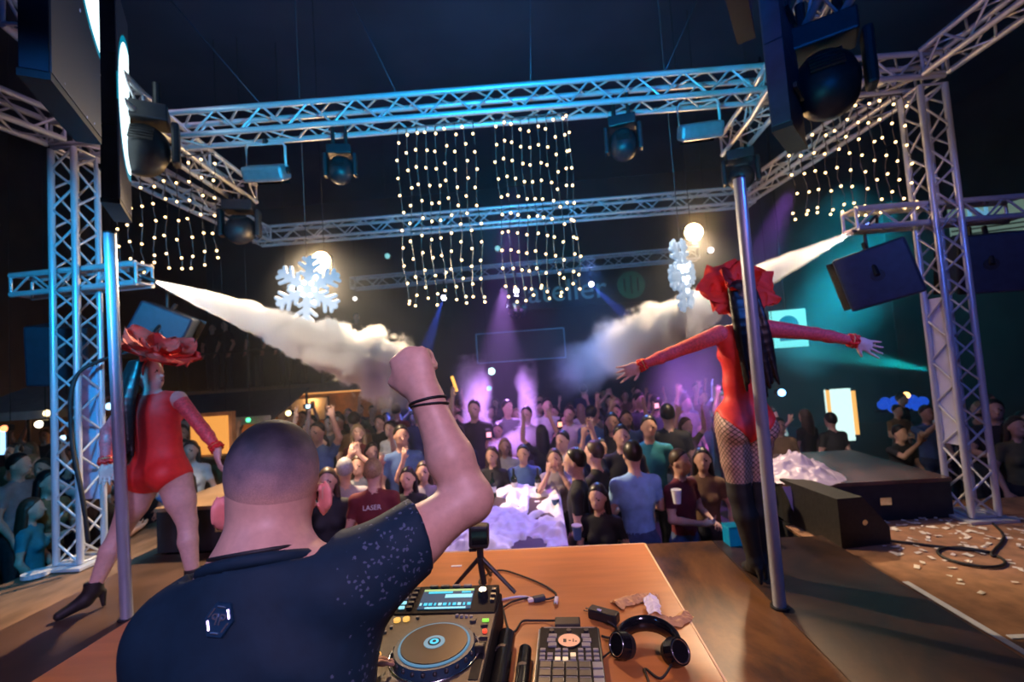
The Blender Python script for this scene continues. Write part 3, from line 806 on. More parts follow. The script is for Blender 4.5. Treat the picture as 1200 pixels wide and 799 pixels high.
# ------------------------------------------------------------------ LED screens
def led_mat(name, seed, ylo):
    m = bpy.data.materials.new(name); m.use_nodes = True; nt = m.node_tree; n = nt.nodes; b = n['Principled BSDF']
    b.inputs['Base Color'].default_value = (0.02, 0.022, 0.03, 1); b.inputs['Roughness'].default_value = 0.5
    tc = n.new('ShaderNodeTexCoord'); sep = n.new('ShaderNodeSeparateXYZ'); nt.links.new(tc.outputs['Object'], sep.inputs[0])
    # bright curved shape: distance from a big circle
    def math_(op, a, b_=None):
        x = n.new('ShaderNodeMath'); x.operation = op
        for i, v in enumerate((a, b_)):
            if v is None: continue
            if isinstance(v, (int, float)): x.inputs[i].default_value = v
            else: nt.links.new(v, x.inputs[i])
        return x.outputs[0]
    cx, cz, R = seed
    dx = math_('SUBTRACT', sep.outputs['X'], cx); dz = math_('SUBTRACT', sep.outputs['Z'], cz)
    r = math_('SQRT', math_('ADD', math_('MULTIPLY', dx, dx), math_('MULTIPLY', math_('MULTIPLY', dz, dz), ylo)))
    inside = math_('LESS_THAN', r, R)
    edge = math_('MULTIPLY', math_('LESS_THAN', r, R + 0.03), 1.0)
    nz = n.new('ShaderNodeTexNoise'); nz.inputs['Scale'].default_value = 18; nt.links.new(tc.outputs['Object'], nz.inputs['Vector'])
    dots = math_('GREATER_THAN', nz.outputs['Fac'], 0.74)
    mix = n.new('ShaderNodeMix'); mix.data_type = 'RGBA'; nt.links.new(inside, mix.inputs[0])
    mix.inputs[6].default_value = (0.0, 0.45, 0.7, 1); mix.inputs[7].default_value = (0.75, 0.95, 1.0, 1)
    mix2 = n.new('ShaderNodeMix'); mix2.data_type = 'RGBA'; nt.links.new(edge, mix2.inputs[0])
    mix2.inputs[6].default_value = (0.3, 0.42, 0.9, 1); nt.links.new(mix.outputs[2], mix2.inputs[7])
    nt.links.new(mix2.outputs[2], b.inputs['Emission Color'])
    e = math_('ADD', math_('MULTIPLY', inside, 1.6), math_('MULTIPLY', edge, 0.5)); e = math_('ADD', e, math_('MULTIPLY', dots, 0.5))
    e = math_('ADD', e, 0.02)
    nt.links.new(e, b.inputs['Emission Strength'])
    return m


def led_column(label, p0, p1, zb, zt, mats_, thick=0.09, flip=1):
    """cabinets stacked from zb to zt on the ground line p0-p1; face on the stage side"""
    p0, p1 = Vector((*p0, 0)), Vector((*p1, 0)); d = p1 - p0; w = d.length; rz = math.atan2(d.y, d.x)
    r = empty('led_screen', label, 'screen', ((p0.x + p1.x) / 2, (p0.y + p1.y) / 2, zb), rz)
    n = max(1, round((zt - zb) / 0.5)); h = (zt - zb) / n
    for k in range(n):
        c = bx('cabinet', (0, flip * thick / 2, h * (k + 0.5)), (w, thick, h - 0.004), DARKBLUE, r, 0.004)
        bx('latch', (w / 2 + 0.006, flip * thick * 0.5, h * (k + 0.5)), (0.012, 0.04, 0.06), mat('latch_blue', (0.02, 0.1, 0.3), 0.4), c)
        bx('rear_handle', (0, flip * (thick + 0.02), h * (k + 0.5)), (w * 0.5, 0.02, 0.03), BLACK, c)
    bx('display', (0, -flip * 0.003, (zt - zb) / 2), (w - 0.01, 0.006, zt - zb - 0.01), mats_, r)
    bx('bottom_frame', (0, flip * thick * 0.5, -0.015), (w, thick * 1.1, 0.03), BLACK, r)
    cy('hanger_bar', (0, flip * thick * 0.5, zt - zb), (0, flip * thick * 0.5, zt - zb + 0.25), 0.02, BLACK, r, n=8)
    return r


led_column('tall screen panel hanging in the top left corner with a bright curve', (-1.829, 1.616), (-2.098, 2.089), 2.61, 4.1, led_mat('screen_glow_left_front', (0.43, 0.85, 0.44), 1.0))
led_column('narrow bright screen panel hanging left above the left dance pole', (-2.668, 2.778), (-2.908, 3.121), 2.61, 4.1, led_mat('screen_glow_left_rear', (0.12, 0.78, 0.3), 0.4))
led_column('dark screen panel seen from its edge above the right dance pole', tuple(at(905, 150, 2.75)[:2]), (1.78, 3.1), 2.66, 4.2, led_mat('screen_glow_right_rear', (0.0, 1.2, 0.1), 0.3), 0.1, -1)
led_column('dark ribbed screen panel seen from its edge at the top right', tuple(at(857, 60, 2.1)[:2]), (1.2, 2.45), 3.02, 4.2, led_mat('screen_glow_right_front', (0.0, 1.2, 0.1), 0.3), 0.08, -1)
light('SPOT', 'screen_edge_teal', (1.0, 2.2, 2.3), 8, (0.1, 0.8, 1.0), 0.05, (1.7, 2.9, 2.7), 40)

# ------------------------------------------------------------------ desk equipment
ZD = 0.4905
PANEL = mat('player_panel', (0.075, 0.062, 0.052), 0.5, 0.2, 0.12, 60)
PANEL_D = mat('player_panel_dark', (0.012, 0.012, 0.015), 0.6, 0, 0.15, 40, spec=0.12)
BTN_G = mat('grey_button', (0.2, 0.21, 0.24), 0.5, 0, 0.05, 20)
BTN_D = mat('dark_button', (0.03, 0.03, 0.035), 0.4, 0, 0.1, 20)


def emi(name, c, s):
    return mat(name, tuple(0.12 * v for v in c), 0.5, 0, 0.02, 5, 0, c, s, False, 0.2)


E_CYAN = emi('display_cyan', (0.05, 0.7, 1.0), 1.0); E_NAVY = emi('display_navy', (0.01, 0.1, 0.24), 0.55)
E_WHITE = emi('display_white', (0.35, 0.85, 1.0), 1.0); E_LIME = emi('display_lime', (0.6, 0.85, 0.35), 0.8)
E_AMBER = emi('lamp_amber', (1.0, 0.55, 0.12), 1.0); E_GREEN = emi('lamp_green', (0.35, 0.9, 0.1), 1.0)
E_BLUE = emi('jog_ring_glow', (0.22, 0.55, 0.85), 0.4); E_TEAL = emi('display_teal', (0.05, 0.6, 0.65), 0.7)
E_PINK = emi('display_salmon', (1.0, 0.42, 0.26), 0.85); E_PADW = emi('pad_backlight', (1.0, 0.7, 0.45), 1.0)
E_RED = emi('lamp_red', (1.0, 0.08, 0.04), 1.0)

cd = empty('media_player', 'big grey deck player with a round jog wheel and lit blue screen', 'deck player', (-0.35, 1.335, ZD), -0.03)
bm = bmesh.new(); box(bm, (0, 0, 0.05), (0.33, 0.45, 0.1), 0.006); meshobj('casing', bm, PANEL_D, cd)
bx('top_panel', (0, -0.06, 0.102), (0.322, 0.32, 0.006), PANEL, cd, 0.002)
M = Matrix.Rotation(math.radians(9), 3, 'X')
def cdp(x, y, z=0.0): return Vector((x, 0.155, 0.118)) + M @ Vector((0, y, z))
bm = bmesh.new(); box(bm, (0, 0, 0), (0.318, 0.135, 0.026), 0.004, M); bmesh.ops.translate(bm, vec=(0, 0.155, 0.106), verts=bm.verts)
dp = meshobj('display_panel', bm, PANEL_D, cd)
def onpanel(name, x, y, w, h, m, t=0.003, z=0.002, parent=None):
    bm = bmesh.new(); box(bm, (0, 0, 0), (w, h, t), 0, M); bmesh.ops.translate(bm, vec=cdp(x, y, z), verts=bm.verts)
    return meshobj(name, bm, m, parent or dp)
dsp = onpanel('display', -0.004, -0.004, 0.168, 0.092, E_NAVY)
# the printed screen: top bar, waveform, text blocks
onpanel('display', -0.004, 0.037, 0.166, 0.008, E_LIME, 0.002, 0.004)
onpanel('display', -0.03, 0.026, 0.08, 0.008, E_CYAN, 0.002, 0.004)
onpanel('display', 0.033, 0.008, 0.088, 0.016, E_WHITE, 0.002, 0.004)
onpanel('display', 0.055, 0.026, 0.03, 0.006, E_CYAN, 0.002, 0.004)
onpanel('display', -0.0, -0.047, 0.13, 0.006, E_WHITE, 0.002, 0.004)
for k in range(11):
    onpanel('display', -0.082 + k * 0.0155, -0.03, 0.011 if k % 3 else 0.006, 0.011, E_CYAN if k % 4 else E_WHITE, 0.002, 0.004)
for k in range(5):
    onpanel('button', -0.115 + 0.0 * k, 0.045 - k * 0.022, 0.018, 0.009, BTN_D, 0.006, 0.005)
    onpanel('button', -0.14, 0.045 - k * 0.022, 0.018, 0.009, BTN_G if k < 3 else E_WHITE, 0.005, 0.005)
for k in range(4):
    onpanel('button', -0.06 + k * 0.038, 0.058, 0.026, 0.008, BTN_G, 0.005, 0.005)
kb = bmesh.new(); cyl(kb, cdp(0.112, 0.01, 0), cdp(0.112, 0.01, 0.022), 0.017, 0.015, 24); kn = meshobj('rotary_knob', kb, BLACK, cd, False)
kb = bmesh.new(); cyl(kb, cdp(0.112, 0.01, 0.022), cdp(0.112, 0.01, 0.0235), 0.012, n=20); meshobj('knob_cap', kb, CHROME, kn)
for k in range(3): onpanel('button', 0.145, 0.035 - k * 0.025, 0.014, 0.01, BTN_D, 0.005, 0.005)
JC = Vector((0.022, -0.098, 0.105))
def disc(name, z0, z1, r0, r1, m, parent, n=48, c=JC):
    bm = bmesh.new(); cyl(bm, c + Vector((0, 0, z0)), c + Vector((0, 0, z1)), r0, r1, n); return meshobj(name, bm, m, parent)
def ringm(name, R, r, z, m, parent, c=JC, n=64):
    return tb(name, [c + Vector((R * math.cos(t), R * math.sin(t), z)) for t in np.linspace(0, 2 * PI, n, endpoint=False)], r, m, parent, 8, True)
jw = disc('jog_wheel', 0, 0.022, 0.112, 0.106, mat('jog_rubber', (0.015, 0.04, 0.07), 0.45, 0, 0.2, 60), cd, 64)
ringm('chrome_surround', 0.118, 0.0035, 0.001, CHROME, cd)
for k in range(24):
    t = 2 * PI * k / 24
    bm = bmesh.new(); sphere(bm, JC + Vector((0.1085 * math.cos(t), 0.1085 * math.sin(t), 0.013)), 0.006, 8, 5); meshobj('finger_dimple', bm, BTN_D, jw, True)
ringm('glow_ring', 0.092, 0.0035, 0.023, E_BLUE, jw)
disc('jog_plate', 0.022, 0.027, 0.089, 0.088, mat('jog_plate_metal', (0.06, 0.048, 0.04), 0.3, 0.7, 0.1, 6, stretch=(1, 1, 30)), jw)
disc('jog_display', 0.027, 0.0285, 0.028, 0.028, emi('jog_display_blue', (0.28, 0.55, 0.72), 0.55), jw, 40)
disc('jog_display', 0.0285, 0.0292, 0.017, 0.017, PANEL_D, jw, 32)
disc('jog_display', 0.0292, 0.0298, 0.012, 0.012, E_CYAN, jw, 32)
disc('jog_display', 0.0298, 0.0304, 0.005, 0.005, PANEL_D, jw, 20)
def btn(name, x, y, w, h, m, parent, z=0.105, t=0.007):
    return bx(name, (x, y, z + t / 2), (w, h, t), m, parent, 0.0012)
for x, y in ((-0.135, 0.055), (-0.108, 0.06)): cy('cue_button', (x, y, 0.105), (x, y, 0.112), 0.0105, E_AMBER, cd, n=20)
for x, y in ((-0.075, 0.068), (0.045, 0.075), (0.06, 0.072), (0.075, 0.07), (0.09, 0.067), (-0.14, 0.02), (-0.15, -0.005)): cy('button', (x, y, 0.105), (x, y, 0.111), 0.005, BTN_G, cd, n=12)
btn('button', 0.137, 0.045, 0.02, 0.009, E_GREEN, cd); btn('button', 0.137, 0.02, 0.02, 0.009, BTN_D, cd)
btn('button', 0.1, 0.045, 0.018, 0.016, BTN_D, cd)
cy('button', (0.143, -0.01, 0.105), (0.143, -0.01, 0.112), 0.007, E_RED, cd, n=14)
btn('button', 0.143, -0.04, 0.024, 0.008, BTN_D, cd)
bx('fader_slot', (0.143, -0.13, 0.1056), (0.024, 0.15, 0.002), PANEL_D, cd)
bx('fader_cap', (0.143, -0.1, 0.116), (0.026, 0.018, 0.02), BLACK, cd, 0.003)
for x in (-0.138,):
    for y, m in ((-0.12, E_AMBER), (-0.18, E_GREEN)):
        cy('play_button', (x, y, 0.105), (x, y, 0.112), 0.018, BTN_D, cd, n=24); ringm('button_ring', 0.019, 0.0016, 0.008, m, cd, Vector((x, y, 0.105)), 32)

mx = empty('mixer', 'grey mixing desk left of the player, half hidden behind the man', 'mixer', (-0.70, 1.335, ZD), -0.02)
bm = bmesh.new(); box(bm, (0, 0, 0.05), (0.33, 0.44, 0.1), 0.006); meshobj('casing', bm, PANEL_D, mx)
bx('face_plate', (0, 0, 0.102), (0.322, 0.43, 0.006), PANEL, mx, 0.002)
for i in range(6):
    for j in range(5):
        x = -0.13 + i * 0.047; y = 0.19 - j * 0.04
        if i == 5: continue
        k = cy('knob', (x, y, 0.105), (x, y, 0.122), 0.011, BTN_D, mx, 0.009, 16)
        cy('knob_cap', (x, y, 0.122), (x, y, 0.123), 0.007, BTN_G if j != 2 else E_AMBER, k, n=12)
bx('display', (0.085, 0.075, 0.107), (0.05, 0.026, 0.003), E_TEAL, mx)
bx('display', (0.085, 0.053, 0.107), (0.06, 0.012, 0.003), E_WHITE, mx)
for j in range(6): btn('button', 0.137, 0.12 - j * 0.027, 0.026, 0.015, BTN_G, mx)
btn('button', 0.137, 0.17, 0.02, 0.016, E_TEAL, mx); btn('button', 0.137, 0.145, 0.018, 0.01, E_AMBER, mx)
k = cy('knob', (0.1, 0.125, 0.105), (0.1, 0.125, 0.128), 0.016, CHROME, mx, 0.013, 20)
for j in range(4):
    x = -0.125 + j * 0.055
    bx('fader_slot', (x, -0.11, 0.1056), (0.008, 0.1, 0.002), PANEL_D, mx); bx('fader_cap', (x, -0.1 + 0.02 * (j % 2), 0.114), (0.018, 0.026, 0.018), BLACK, mx, 0.003)
for j in range(5): cy('button', (0.06 + j * 0.022, -0.03, 0.105), (0.06 + j * 0.022, -0.03, 0.111), 0.0065, BTN_D, mx, n=12)
cy('effect_knob', (0.115, -0.15, 0.105), (0.115, -0.15, 0.125), 0.02, BTN_D, mx, 0.018, 24)
ringm('knob_ring', 0.023, 0.002, 0.001, E_AMBER, mx, Vector((0.115, -0.15, 0.105)), 32)

sp = empty('sampler', 'black pad sampler with a round orange display and grey buttons', 'sampler', (0.025, 1.283, ZD), -0.06)
bm = bmesh.new(); box(bm, (0, 0, 0.03), (0.178, 0.262, 0.06), 0.006); meshobj('casing', bm, BLACK, sp)
bx('face_plate', (0, 0, 0.0612), (0.166, 0.25, 0.003), PANEL_D, sp)
bx('side_trim', (-0.089, 0, 0.05), (0.003, 0.25, 0.012), CHROME, sp)
bx('jack_label', (0, 0.122, 0.0625), (0.15, 0.004, 0.001), BTN_G, sp)
for k in range(3): cy('volume_knob', (-0.05 + k * 0.05, 0.095, 0.062), (-0.05 + k * 0.05, 0.095, 0.072), 0.008, BTN_D, sp, 0.007, 14)
RD = Vector((0.0, 0.055, 0.062))
disc('round_display', 0, 0.004, 0.031, 0.031, E_PINK, sp, 40, RD); ringm('display_rim', 0.032, 0.002, 0.003, BLACK, sp, RD, 40)
bx('display_digit', (-0.012, 0.052, 0.0665), (0.009, 0.014, 0.001), BLACK, sp); bx('display_digit', (0.002, 0.052, 0.0665), (0.006, 0.003, 0.001), BLACK, sp)
bx('display_digit', (0.012, 0.053, 0.0665), (0.003, 0.013, 0.001), BLACK, sp); bx('display_digit', (0.019, 0.049, 0.0665), (0.005, 0.003, 0.001), BLACK, sp)
for s_ in (-1, 1):
    for k in range(3):
        btn('effect_button', s_ * (0.046 - 0.003 * abs(k - 1) + 0.004), 0.076 - k * 0.021, 0.024, 0.017, BTN_G, sp, 0.0625, 0.005)
for j, y in enumerate((0.012, -0.008, -0.026)):
    for i in range(8):
        x = -0.072 + i * 0.0206
        if j == 0 and i in (1, 4): continue
        lit = (j == 1 and i == 4) or (j == 2 and i in (2, 3))
        btn('button', x, y, 0.0145, 0.011, E_PADW if lit else BTN_G, sp, 0.0625, 0.005)
for j in range(3):
    for i in range(4):
        o = btn('pad', -0.062 + i * 0.034, -0.052 - j * 0.031, 0.029, 0.026, BTN_D, sp, 0.0625, 0.006)
        bx('pad_rim', (-0.062 + i * 0.034, -0.0405 - j * 0.031, 0.069), (0.027, 0.002, 0.001), BTN_G, o)
    btn('button', 0.073, -0.052 - j * 0.031, 0.026, 0.024, BTN_G, sp, 0.0625, 0.005)

ab = empty('adapter_box', 'small black adapter box standing behind the sampler', 'adapter', (0.03, 1.455, ZD), -0.05)
bx('casing', (0, 0, 0.028), (0.078, 0.045, 0.056), BLACK, ab, 0.004); bx('label_plate', (0.008, -0.023, 0.018), (0.045, 0.002, 0.014), mat('blue_grey_label', (0.08, 0.12, 0.22), 0.5), ab)
cy('cable_plug', (-0.075, 0, 0.02), (-0.038, 0, 0.02), 0.009, RUBBER, ab, n=10)
pl = empty('power_adapter', 'black plug adapter with a wrapped cord lying right of the sampler box', 'adapter', tuple(atz(708, 727, ZD)), -0.55)
bx('casing', (0, 0, 0.018), (0.1, 0.036, 0.034), BLACK, pl, 0.006); cy('prong', (-0.05, 0.008, 0.02), (-0.068, 0.008, 0.02), 0.0025, CHROME, pl, n=8); cy('prong', (-0.05, -0.008, 0.02), (-0.068, -0.008, 0.02), 0.0025, CHROME, pl, n=8)
tb('wrapped_cord', [(-0.015 + 0.012 * k / 9, 0.024 * math.cos(k * 2.1), 0.02 + 0.022 * math.sin(k * 2.1)) for k in range(10)], 0.003, WHITE, pl)
for (x, y0, y1, r, lab) in ((-0.158, 1.455, 1.14, 0.026, 'thicker glossy black tube lying between the player and the sampler'), (-0.1, 1.395, 1.14, 0.019, 'thinner glossy black tube lying right beside the sampler')):
    r_ = empty('black_tube', lab, 'tube', (x, y0, ZD + r))
    cy('barrel', (0, -0.02, 0), (-0.01, y1 - y0, 0), r, GLOSS, r_, n=24)
    bm = bmesh.new(); sphere(bm, (0, -0.02, 0), r * 0.99, 20, 12, (1, 0.8 if r > 0.02 else 0.2, 1)); bmesh.ops.translate(bm, vec=(0, -0.02 + 0.02 * (0.8 if r > 0.02 else 0.2), 0), verts=bm.verts); meshobj('end_cap', bm, GLOSS, r_, True)
    cy('metal_band', (-0.004, -0.1, 0), (-0.005, -0.112, 0), r * 1.02, PANEL, r_, n=24)

# tripod camera
c0 = at(563, 652, 1.78)
tr = empty('action_camera', 'small black action camera on a mini tripod at the desk edge', 'camera', tuple(c0))
for p in (atz(532, 690, ZD), atz(604, 697, ZD), atz(575, 676, ZD)):
    q = Vector(p) - Vector(c0); cy('leg', (0, 0, 0), q + Vector((0, 0, 0.008)), 0.0085, BLACK, tr, 0.007, 10)
cy('handle', (0, -0.015, 0.0), Vector(at(567, 684, 1.765)) - Vector(c0), 0.012, BLACK, tr, n=12)
cy('ball_joint', (0, 0, -0.01), (0, 0, 0.035), 0.013, BLACK, tr, n=14)
bx('clamp_screw', (-0.028, 0, 0.026), (0.03, 0.012, 0.012), BLACK, tr, 0.003)
bm = bmesh.new(); box(bm, (0, 0, 0.08), (0.076, 0.05, 0.088), 0.01, Matrix.Rotation(0.06, 3, 'Y')); cb = meshobj('camera_body', bm, mat('camera_rubber', (0.014, 0.014, 0.018), 0.5), tr)
bx('rear_screen', (0.004, -0.026, 0.08), (0.058, 0.003, 0.05), GLOSS, cb); cy('front_lens', (0.02, 0.025, 0.098), (0.02, 0.034, 0.098), 0.013, GLOSS, cb, n=18)
bx('shutter_button', (-0.012, 0, 0.126), (0.018, 0.012, 0.006), mat('brass_button', (0.5, 0.38, 0.2), 0.4), cb)

# headphones
hp = empty('headphones', 'glossy black headphones lying on the desk right of the sampler', 'headphones', tuple(atz(761, 768, ZD)), -0.25)
pts = [(0.083 * math.cos(t), -0.005 + 0.082 * math.sin(t), 0.03 + 0.018 * math.sin(t)) for t in np.linspace(-0.25, PI + 0.25, 20)]
bm = bmesh.new()
rings = []
for i, p in enumerate(pts):
    t = -0.25 + (PI + 0.5) * i / 19; n_ = Vector((math.cos(t), math.sin(t), 0)); p = Vector(p)
    rings.append([bm.verts.new(p + n_ * a * 0.008 + Vector((0, 0, b * 0.02))) for a, b in ((-1, -1), (0, -1.2), (1, -1), (1.3, 0), (1, 1), (0, 1.2), (-1, 1), (-1.3, 0))])
for i in range(19):
    for k in range(8): bm.faces.new((rings[i][k], rings[i][(k + 1) % 8], rings[i + 1][(k + 1) % 8], rings[i + 1][k]))
bm.faces.new(rings[0]); bm.faces.new(rings[-1]); meshobj('headband', bm, GLOSS, hp, True)
for sx, yy in ((-1, -0.03), (1, -0.03)):
    a = Vector((sx * 0.078, yy, 0.038)); e = Vector((sx * 0.6, -0.55, 0.35 if sx < 0 else 0.5)).normalized()
    bm = bmesh.new(); cyl(bm, a - e * 0.014, a + e * 0.012, 0.037, 0.033, 28); h = meshobj('ear_cup', bm, GLOSS, hp)
    bm = bmesh.new(); cyl(bm, a - e * 0.034, a - e * 0.014, 0.031, 0.036, 28); meshobj('ear_cushion', bm, RUBBER, h)
    tb('cup_rim', [a + e * 0.012 + (e.orthogonal().normalized() * math.cos(t) + e.cross(e.orthogonal().normalized()) * math.sin(t)) * 0.028 for t in np.linspace(0, 2 * PI, 28, endpoint=False)], 0.002, CHROME, h, 6, True)
    cy('yoke', a + Vector((0, 0.01, 0.012)), (sx * 0.082, 0.01, 0.03), 0.01, BLACK, hp, n=10)
tb('cord', smooth_path([(0.06, -0.06, 0.02), (0.03, -0.1, 0.006), (-0.01, -0.07, 0.006), (0.0, -0.14, 0.006), (-0.05, -0.2, 0.006)], 6), 0.0035, RUBBER, hp)

# crumpled wrapper with tissue
def crumple(name, spine, width, m, seed, parent=None):
    P = smooth_path(spine, 8); V = []; F = []; nx = 8; c = len(P)
    for i, p in enumerate(P):
        t = (P[min(i + 1, c - 1)] - P[max(i - 1, 0)]).normalized(); s = t.cross(Vector((0, 0, 1))).normalized()
        w = width * (0.8 + 0.45 * mnoise.noise(Vector((i * 0.35, seed, 0))))
        for j in range(nx + 1):
            f = j / nx * 2 - 1
            q = p + s * f * w * 0.5
            q.z += 0.016 * (1 - abs(f)) + 0.011 * abs(mnoise.noise(Vector((i * 0.45, j * 0.8, seed)))) + 0.002
            V.append(q)
    for i in range(c - 1):
        for j in range(nx):
            a = i * (nx + 1) + j; F.append((a, a + 1, a + nx + 2, a + nx + 1))
    return pymesh(name, V, F, m, parent, False)


w0 = Vector(atz(763, 716, ZD))
wr = empty('paper_wrapper', 'crumpled brown paper wrapper with a white tissue on the desk', 'wrapper', tuple(w0))
KRAFT = mat('brown_paper', (0.62, 0.36, 0.15), 0.75, 0, 0.12, 20, 0.2)
crumple('wrapper', [Vector(atz(*p, ZD)) - w0 for p in ((721, 711), (738, 705), (755, 702), (772, 703))], 0.07, KRAFT, 1.0, wr)
crumple('wrapper', [Vector(atz(*p, ZD)) - w0 for p in ((766, 722), (780, 729), (792, 730), (806, 722))], 0.06, KRAFT, 4.0, wr)
ts = crumple('tissue', [Vector(atz(*p, ZD + 0.012)) - w0 for p in ((762, 702), (765, 712), (768, 724))], 0.06, mat('white_tissue', (0.8, 0.78, 0.86), 0.85, 0, 0.05, 20), 9.0, wr)
sc = bx('paper_scrap', tuple(atz(535, 663, ZD + 0.001)), (0.045, 0.012, 0.002), WHITE); tag(sc, 'tiny white paper scrap on the desk left of the tripod', 'paper')

# cables on the desk
def dcable(label, pix, r, m=RUBBER, z=0.006, name='desk_cable'):
    return tag(tb(name, smooth_path([Vector(atz(px, py, ZD + (z if len(q) == 0 else q[0]))) for px, py, *q in pix], 6), r, m), label, 'cable')


dcable('black cable looping from the player round to the white plug', [(570, 693), (562, 680), (585, 668), (615, 676), (640, 687), (652, 697), (640, 702), (622, 700), (600, 705), (584, 716)], 0.0035)
dcable('white cable running from the player to the blue plug', [(587, 703), (600, 700), (615, 699), (628, 703)], 0.004, mat('white_cable', (0.7, 0.68, 0.85), 0.5))
dcable('thin black cable reaching the plug on the adapter box', [(588, 706), (595, 735), (603, 740), (612, 728), (625, 727), (640, 727), (652, 727, 0.02)], 0.0035)
dcable('black cable curling right of the sampler to the power adapter', [(705, 745), (715, 747), (724, 741), (721, 734), (712, 728, 0.02)], 0.0035)
dcable('thin cable dropping beside the right side of the sampler', [(715, 747), (722, 756), (712, 766), (704, 772)], 0.0028)
dcable('thin cable running left behind the mixer past his sleeve', [(492, 692), (478, 692), (468, 696), (455, 690)], 0.0035, mat('white_cable', (0.7, 0.68, 0.85), 0.5))
up_ = empty('cable_plug', 'dark blue cable plug lying left above the sampler', 'plug', tuple(atz(632, 704, ZD)), 0.3)
bx('shell', (0, 0, 0.009), (0.045, 0.024, 0.018), DARKBLUE, up_, 0.005); bx('tip', (-0.032, 0, 0.009), (0.02, 0.014, 0.008), WHITE, up_)
up_ = empty('cable_plug', 'small white plug standing above the adapter box', 'plug', tuple(atz(652, 706, ZD)), 1.4)
bx('shell', (0, 0, 0.008), (0.035, 0.014, 0.014), WHITE, up_, 0.003); bx('tip', (-0.024, 0, 0.008), (0.014, 0.01, 0.006), CHROME, up_)

# ------------------------------------------------------------------ people in front
def unit(v): v = np.array(v, float); return v / np.linalg.norm(v)


def hand(f, w, d, t, s=1.0, curl=0.25, spread=0.14, tagn=0, r=0.0088, thumb=0.8):
    """open hand: w wrist, d finger direction, t thumb direction"""
    w = np.array(w, float); d = unit(d); t = unit(np.array(t) - d * np.dot(t, d)); n = np.cross(d, t)
    M_ = np.stack([d, t, n], 1)
    f.ell(w + d * 0.048 * s, (0.054 * s, 0.041 * s, 0.0175 * s), M_, tagn, 0.012)
    f.cone(w - d * 0.01, w + d * 0.04 * s, 0.022 * s, 0.022 * s, tagn, 0.015)
    for i, L in enumerate((0.07, 0.078, 0.072, 0.056)):
        b = w + (d * 0.082 + t * (0.031 - 0.0205 * i)) * s
        e = unit(d + t * spread * (1.5 - i)); L *= s
        m_ = b + unit(e + n * curl * 0.5) * L * 0.5; q = m_ + unit(e + n * curl * 1.3) * L * 0.5
        f.cone(w + (d * 0.04 + t * (0.026 - 0.0175 * i)) * s, b, r * 1.15, r * 1.05, tagn, 0.004)
        f.cone(b, m_, r * 1.02, r * 0.95, tagn, 0.003); f.cone(m_, q, r * 0.95, r * 0.78, tagn, 0.003)
    b = w + (d * 0.022 + t * 0.026) * s; m_ = b + unit(d * 0.6 + t * thumb) * 0.034 * s; q = m_ + unit(d * 0.75 + t * thumb * 0.6 + n * 0.2) * 0.03 * s
    f.cone(b, m_, r * 1.35, r * 1.15, tagn, 0.008); f.cone(m_, q, r * 1.12, r * 0.9, tagn, 0.003)


# ---- the man at the desk, seen from behind
DJ0 = (-0.5, 0.74, -0.55)
dj = empty('person', 'man in a dark navy t-shirt at the desk, back turned, right fist raised', 'person', DJ0)
HC = np.array((-0.515, 0.845, 1.148))
SHL, ELL, WRL = np.array((-0.635, 0.755, 0.925)), np.array((-0.74, 0.82, 0.68)), np.array((-0.555, 1.06, 0.655))
SHR, ELR, WRR = np.array((-0.36, 0.785, 0.975)), np.array((-0.160, 0.925, 1.082)), np.array((-0.245, 0.965, 1.285))
f = Field((-0.86, 0.48, -0.56), (-0.04, 1.22, 1.42), 0.0075)
TROUS = mat('black_trousers', (0.02, 0.02, 0.025), 0.7, 0, 0.2, 30)
SHOE = mat('black_shoe', (0.012, 0.012, 0.012), 0.5, 0, 0.2, 30)


def dj_torso(f, g, k=0.05, t=0):
    f.ell((-0.49, 0.755, 0.83), (0.172 + g, 0.115 + g, 0.2 + g), None, t, k)
    f.ell((-0.485, 0.76, 0.6), (0.165 + g, 0.115 + g, 0.22 + g), None, t, k)
    f.ell((-0.475, 0.75, 0.4), (0.165 + g, 0.12 + g, 0.15 + g), None, t, k)
    f.cone((-0.53, 0.765, 0.99), SHL + (0.02, 0, 0.005), 0.07 + g, 0.062 + g, t, k)
    f.cone((-0.47, 0.77, 1.0), SHR, 0.07 + g, 0.068 + g, t, k)
    f.cone((-0.5, 0.79, 1.02), (-0.5, 0.77, 0.9), 0.066 + g, 0.11 + g, t, k)


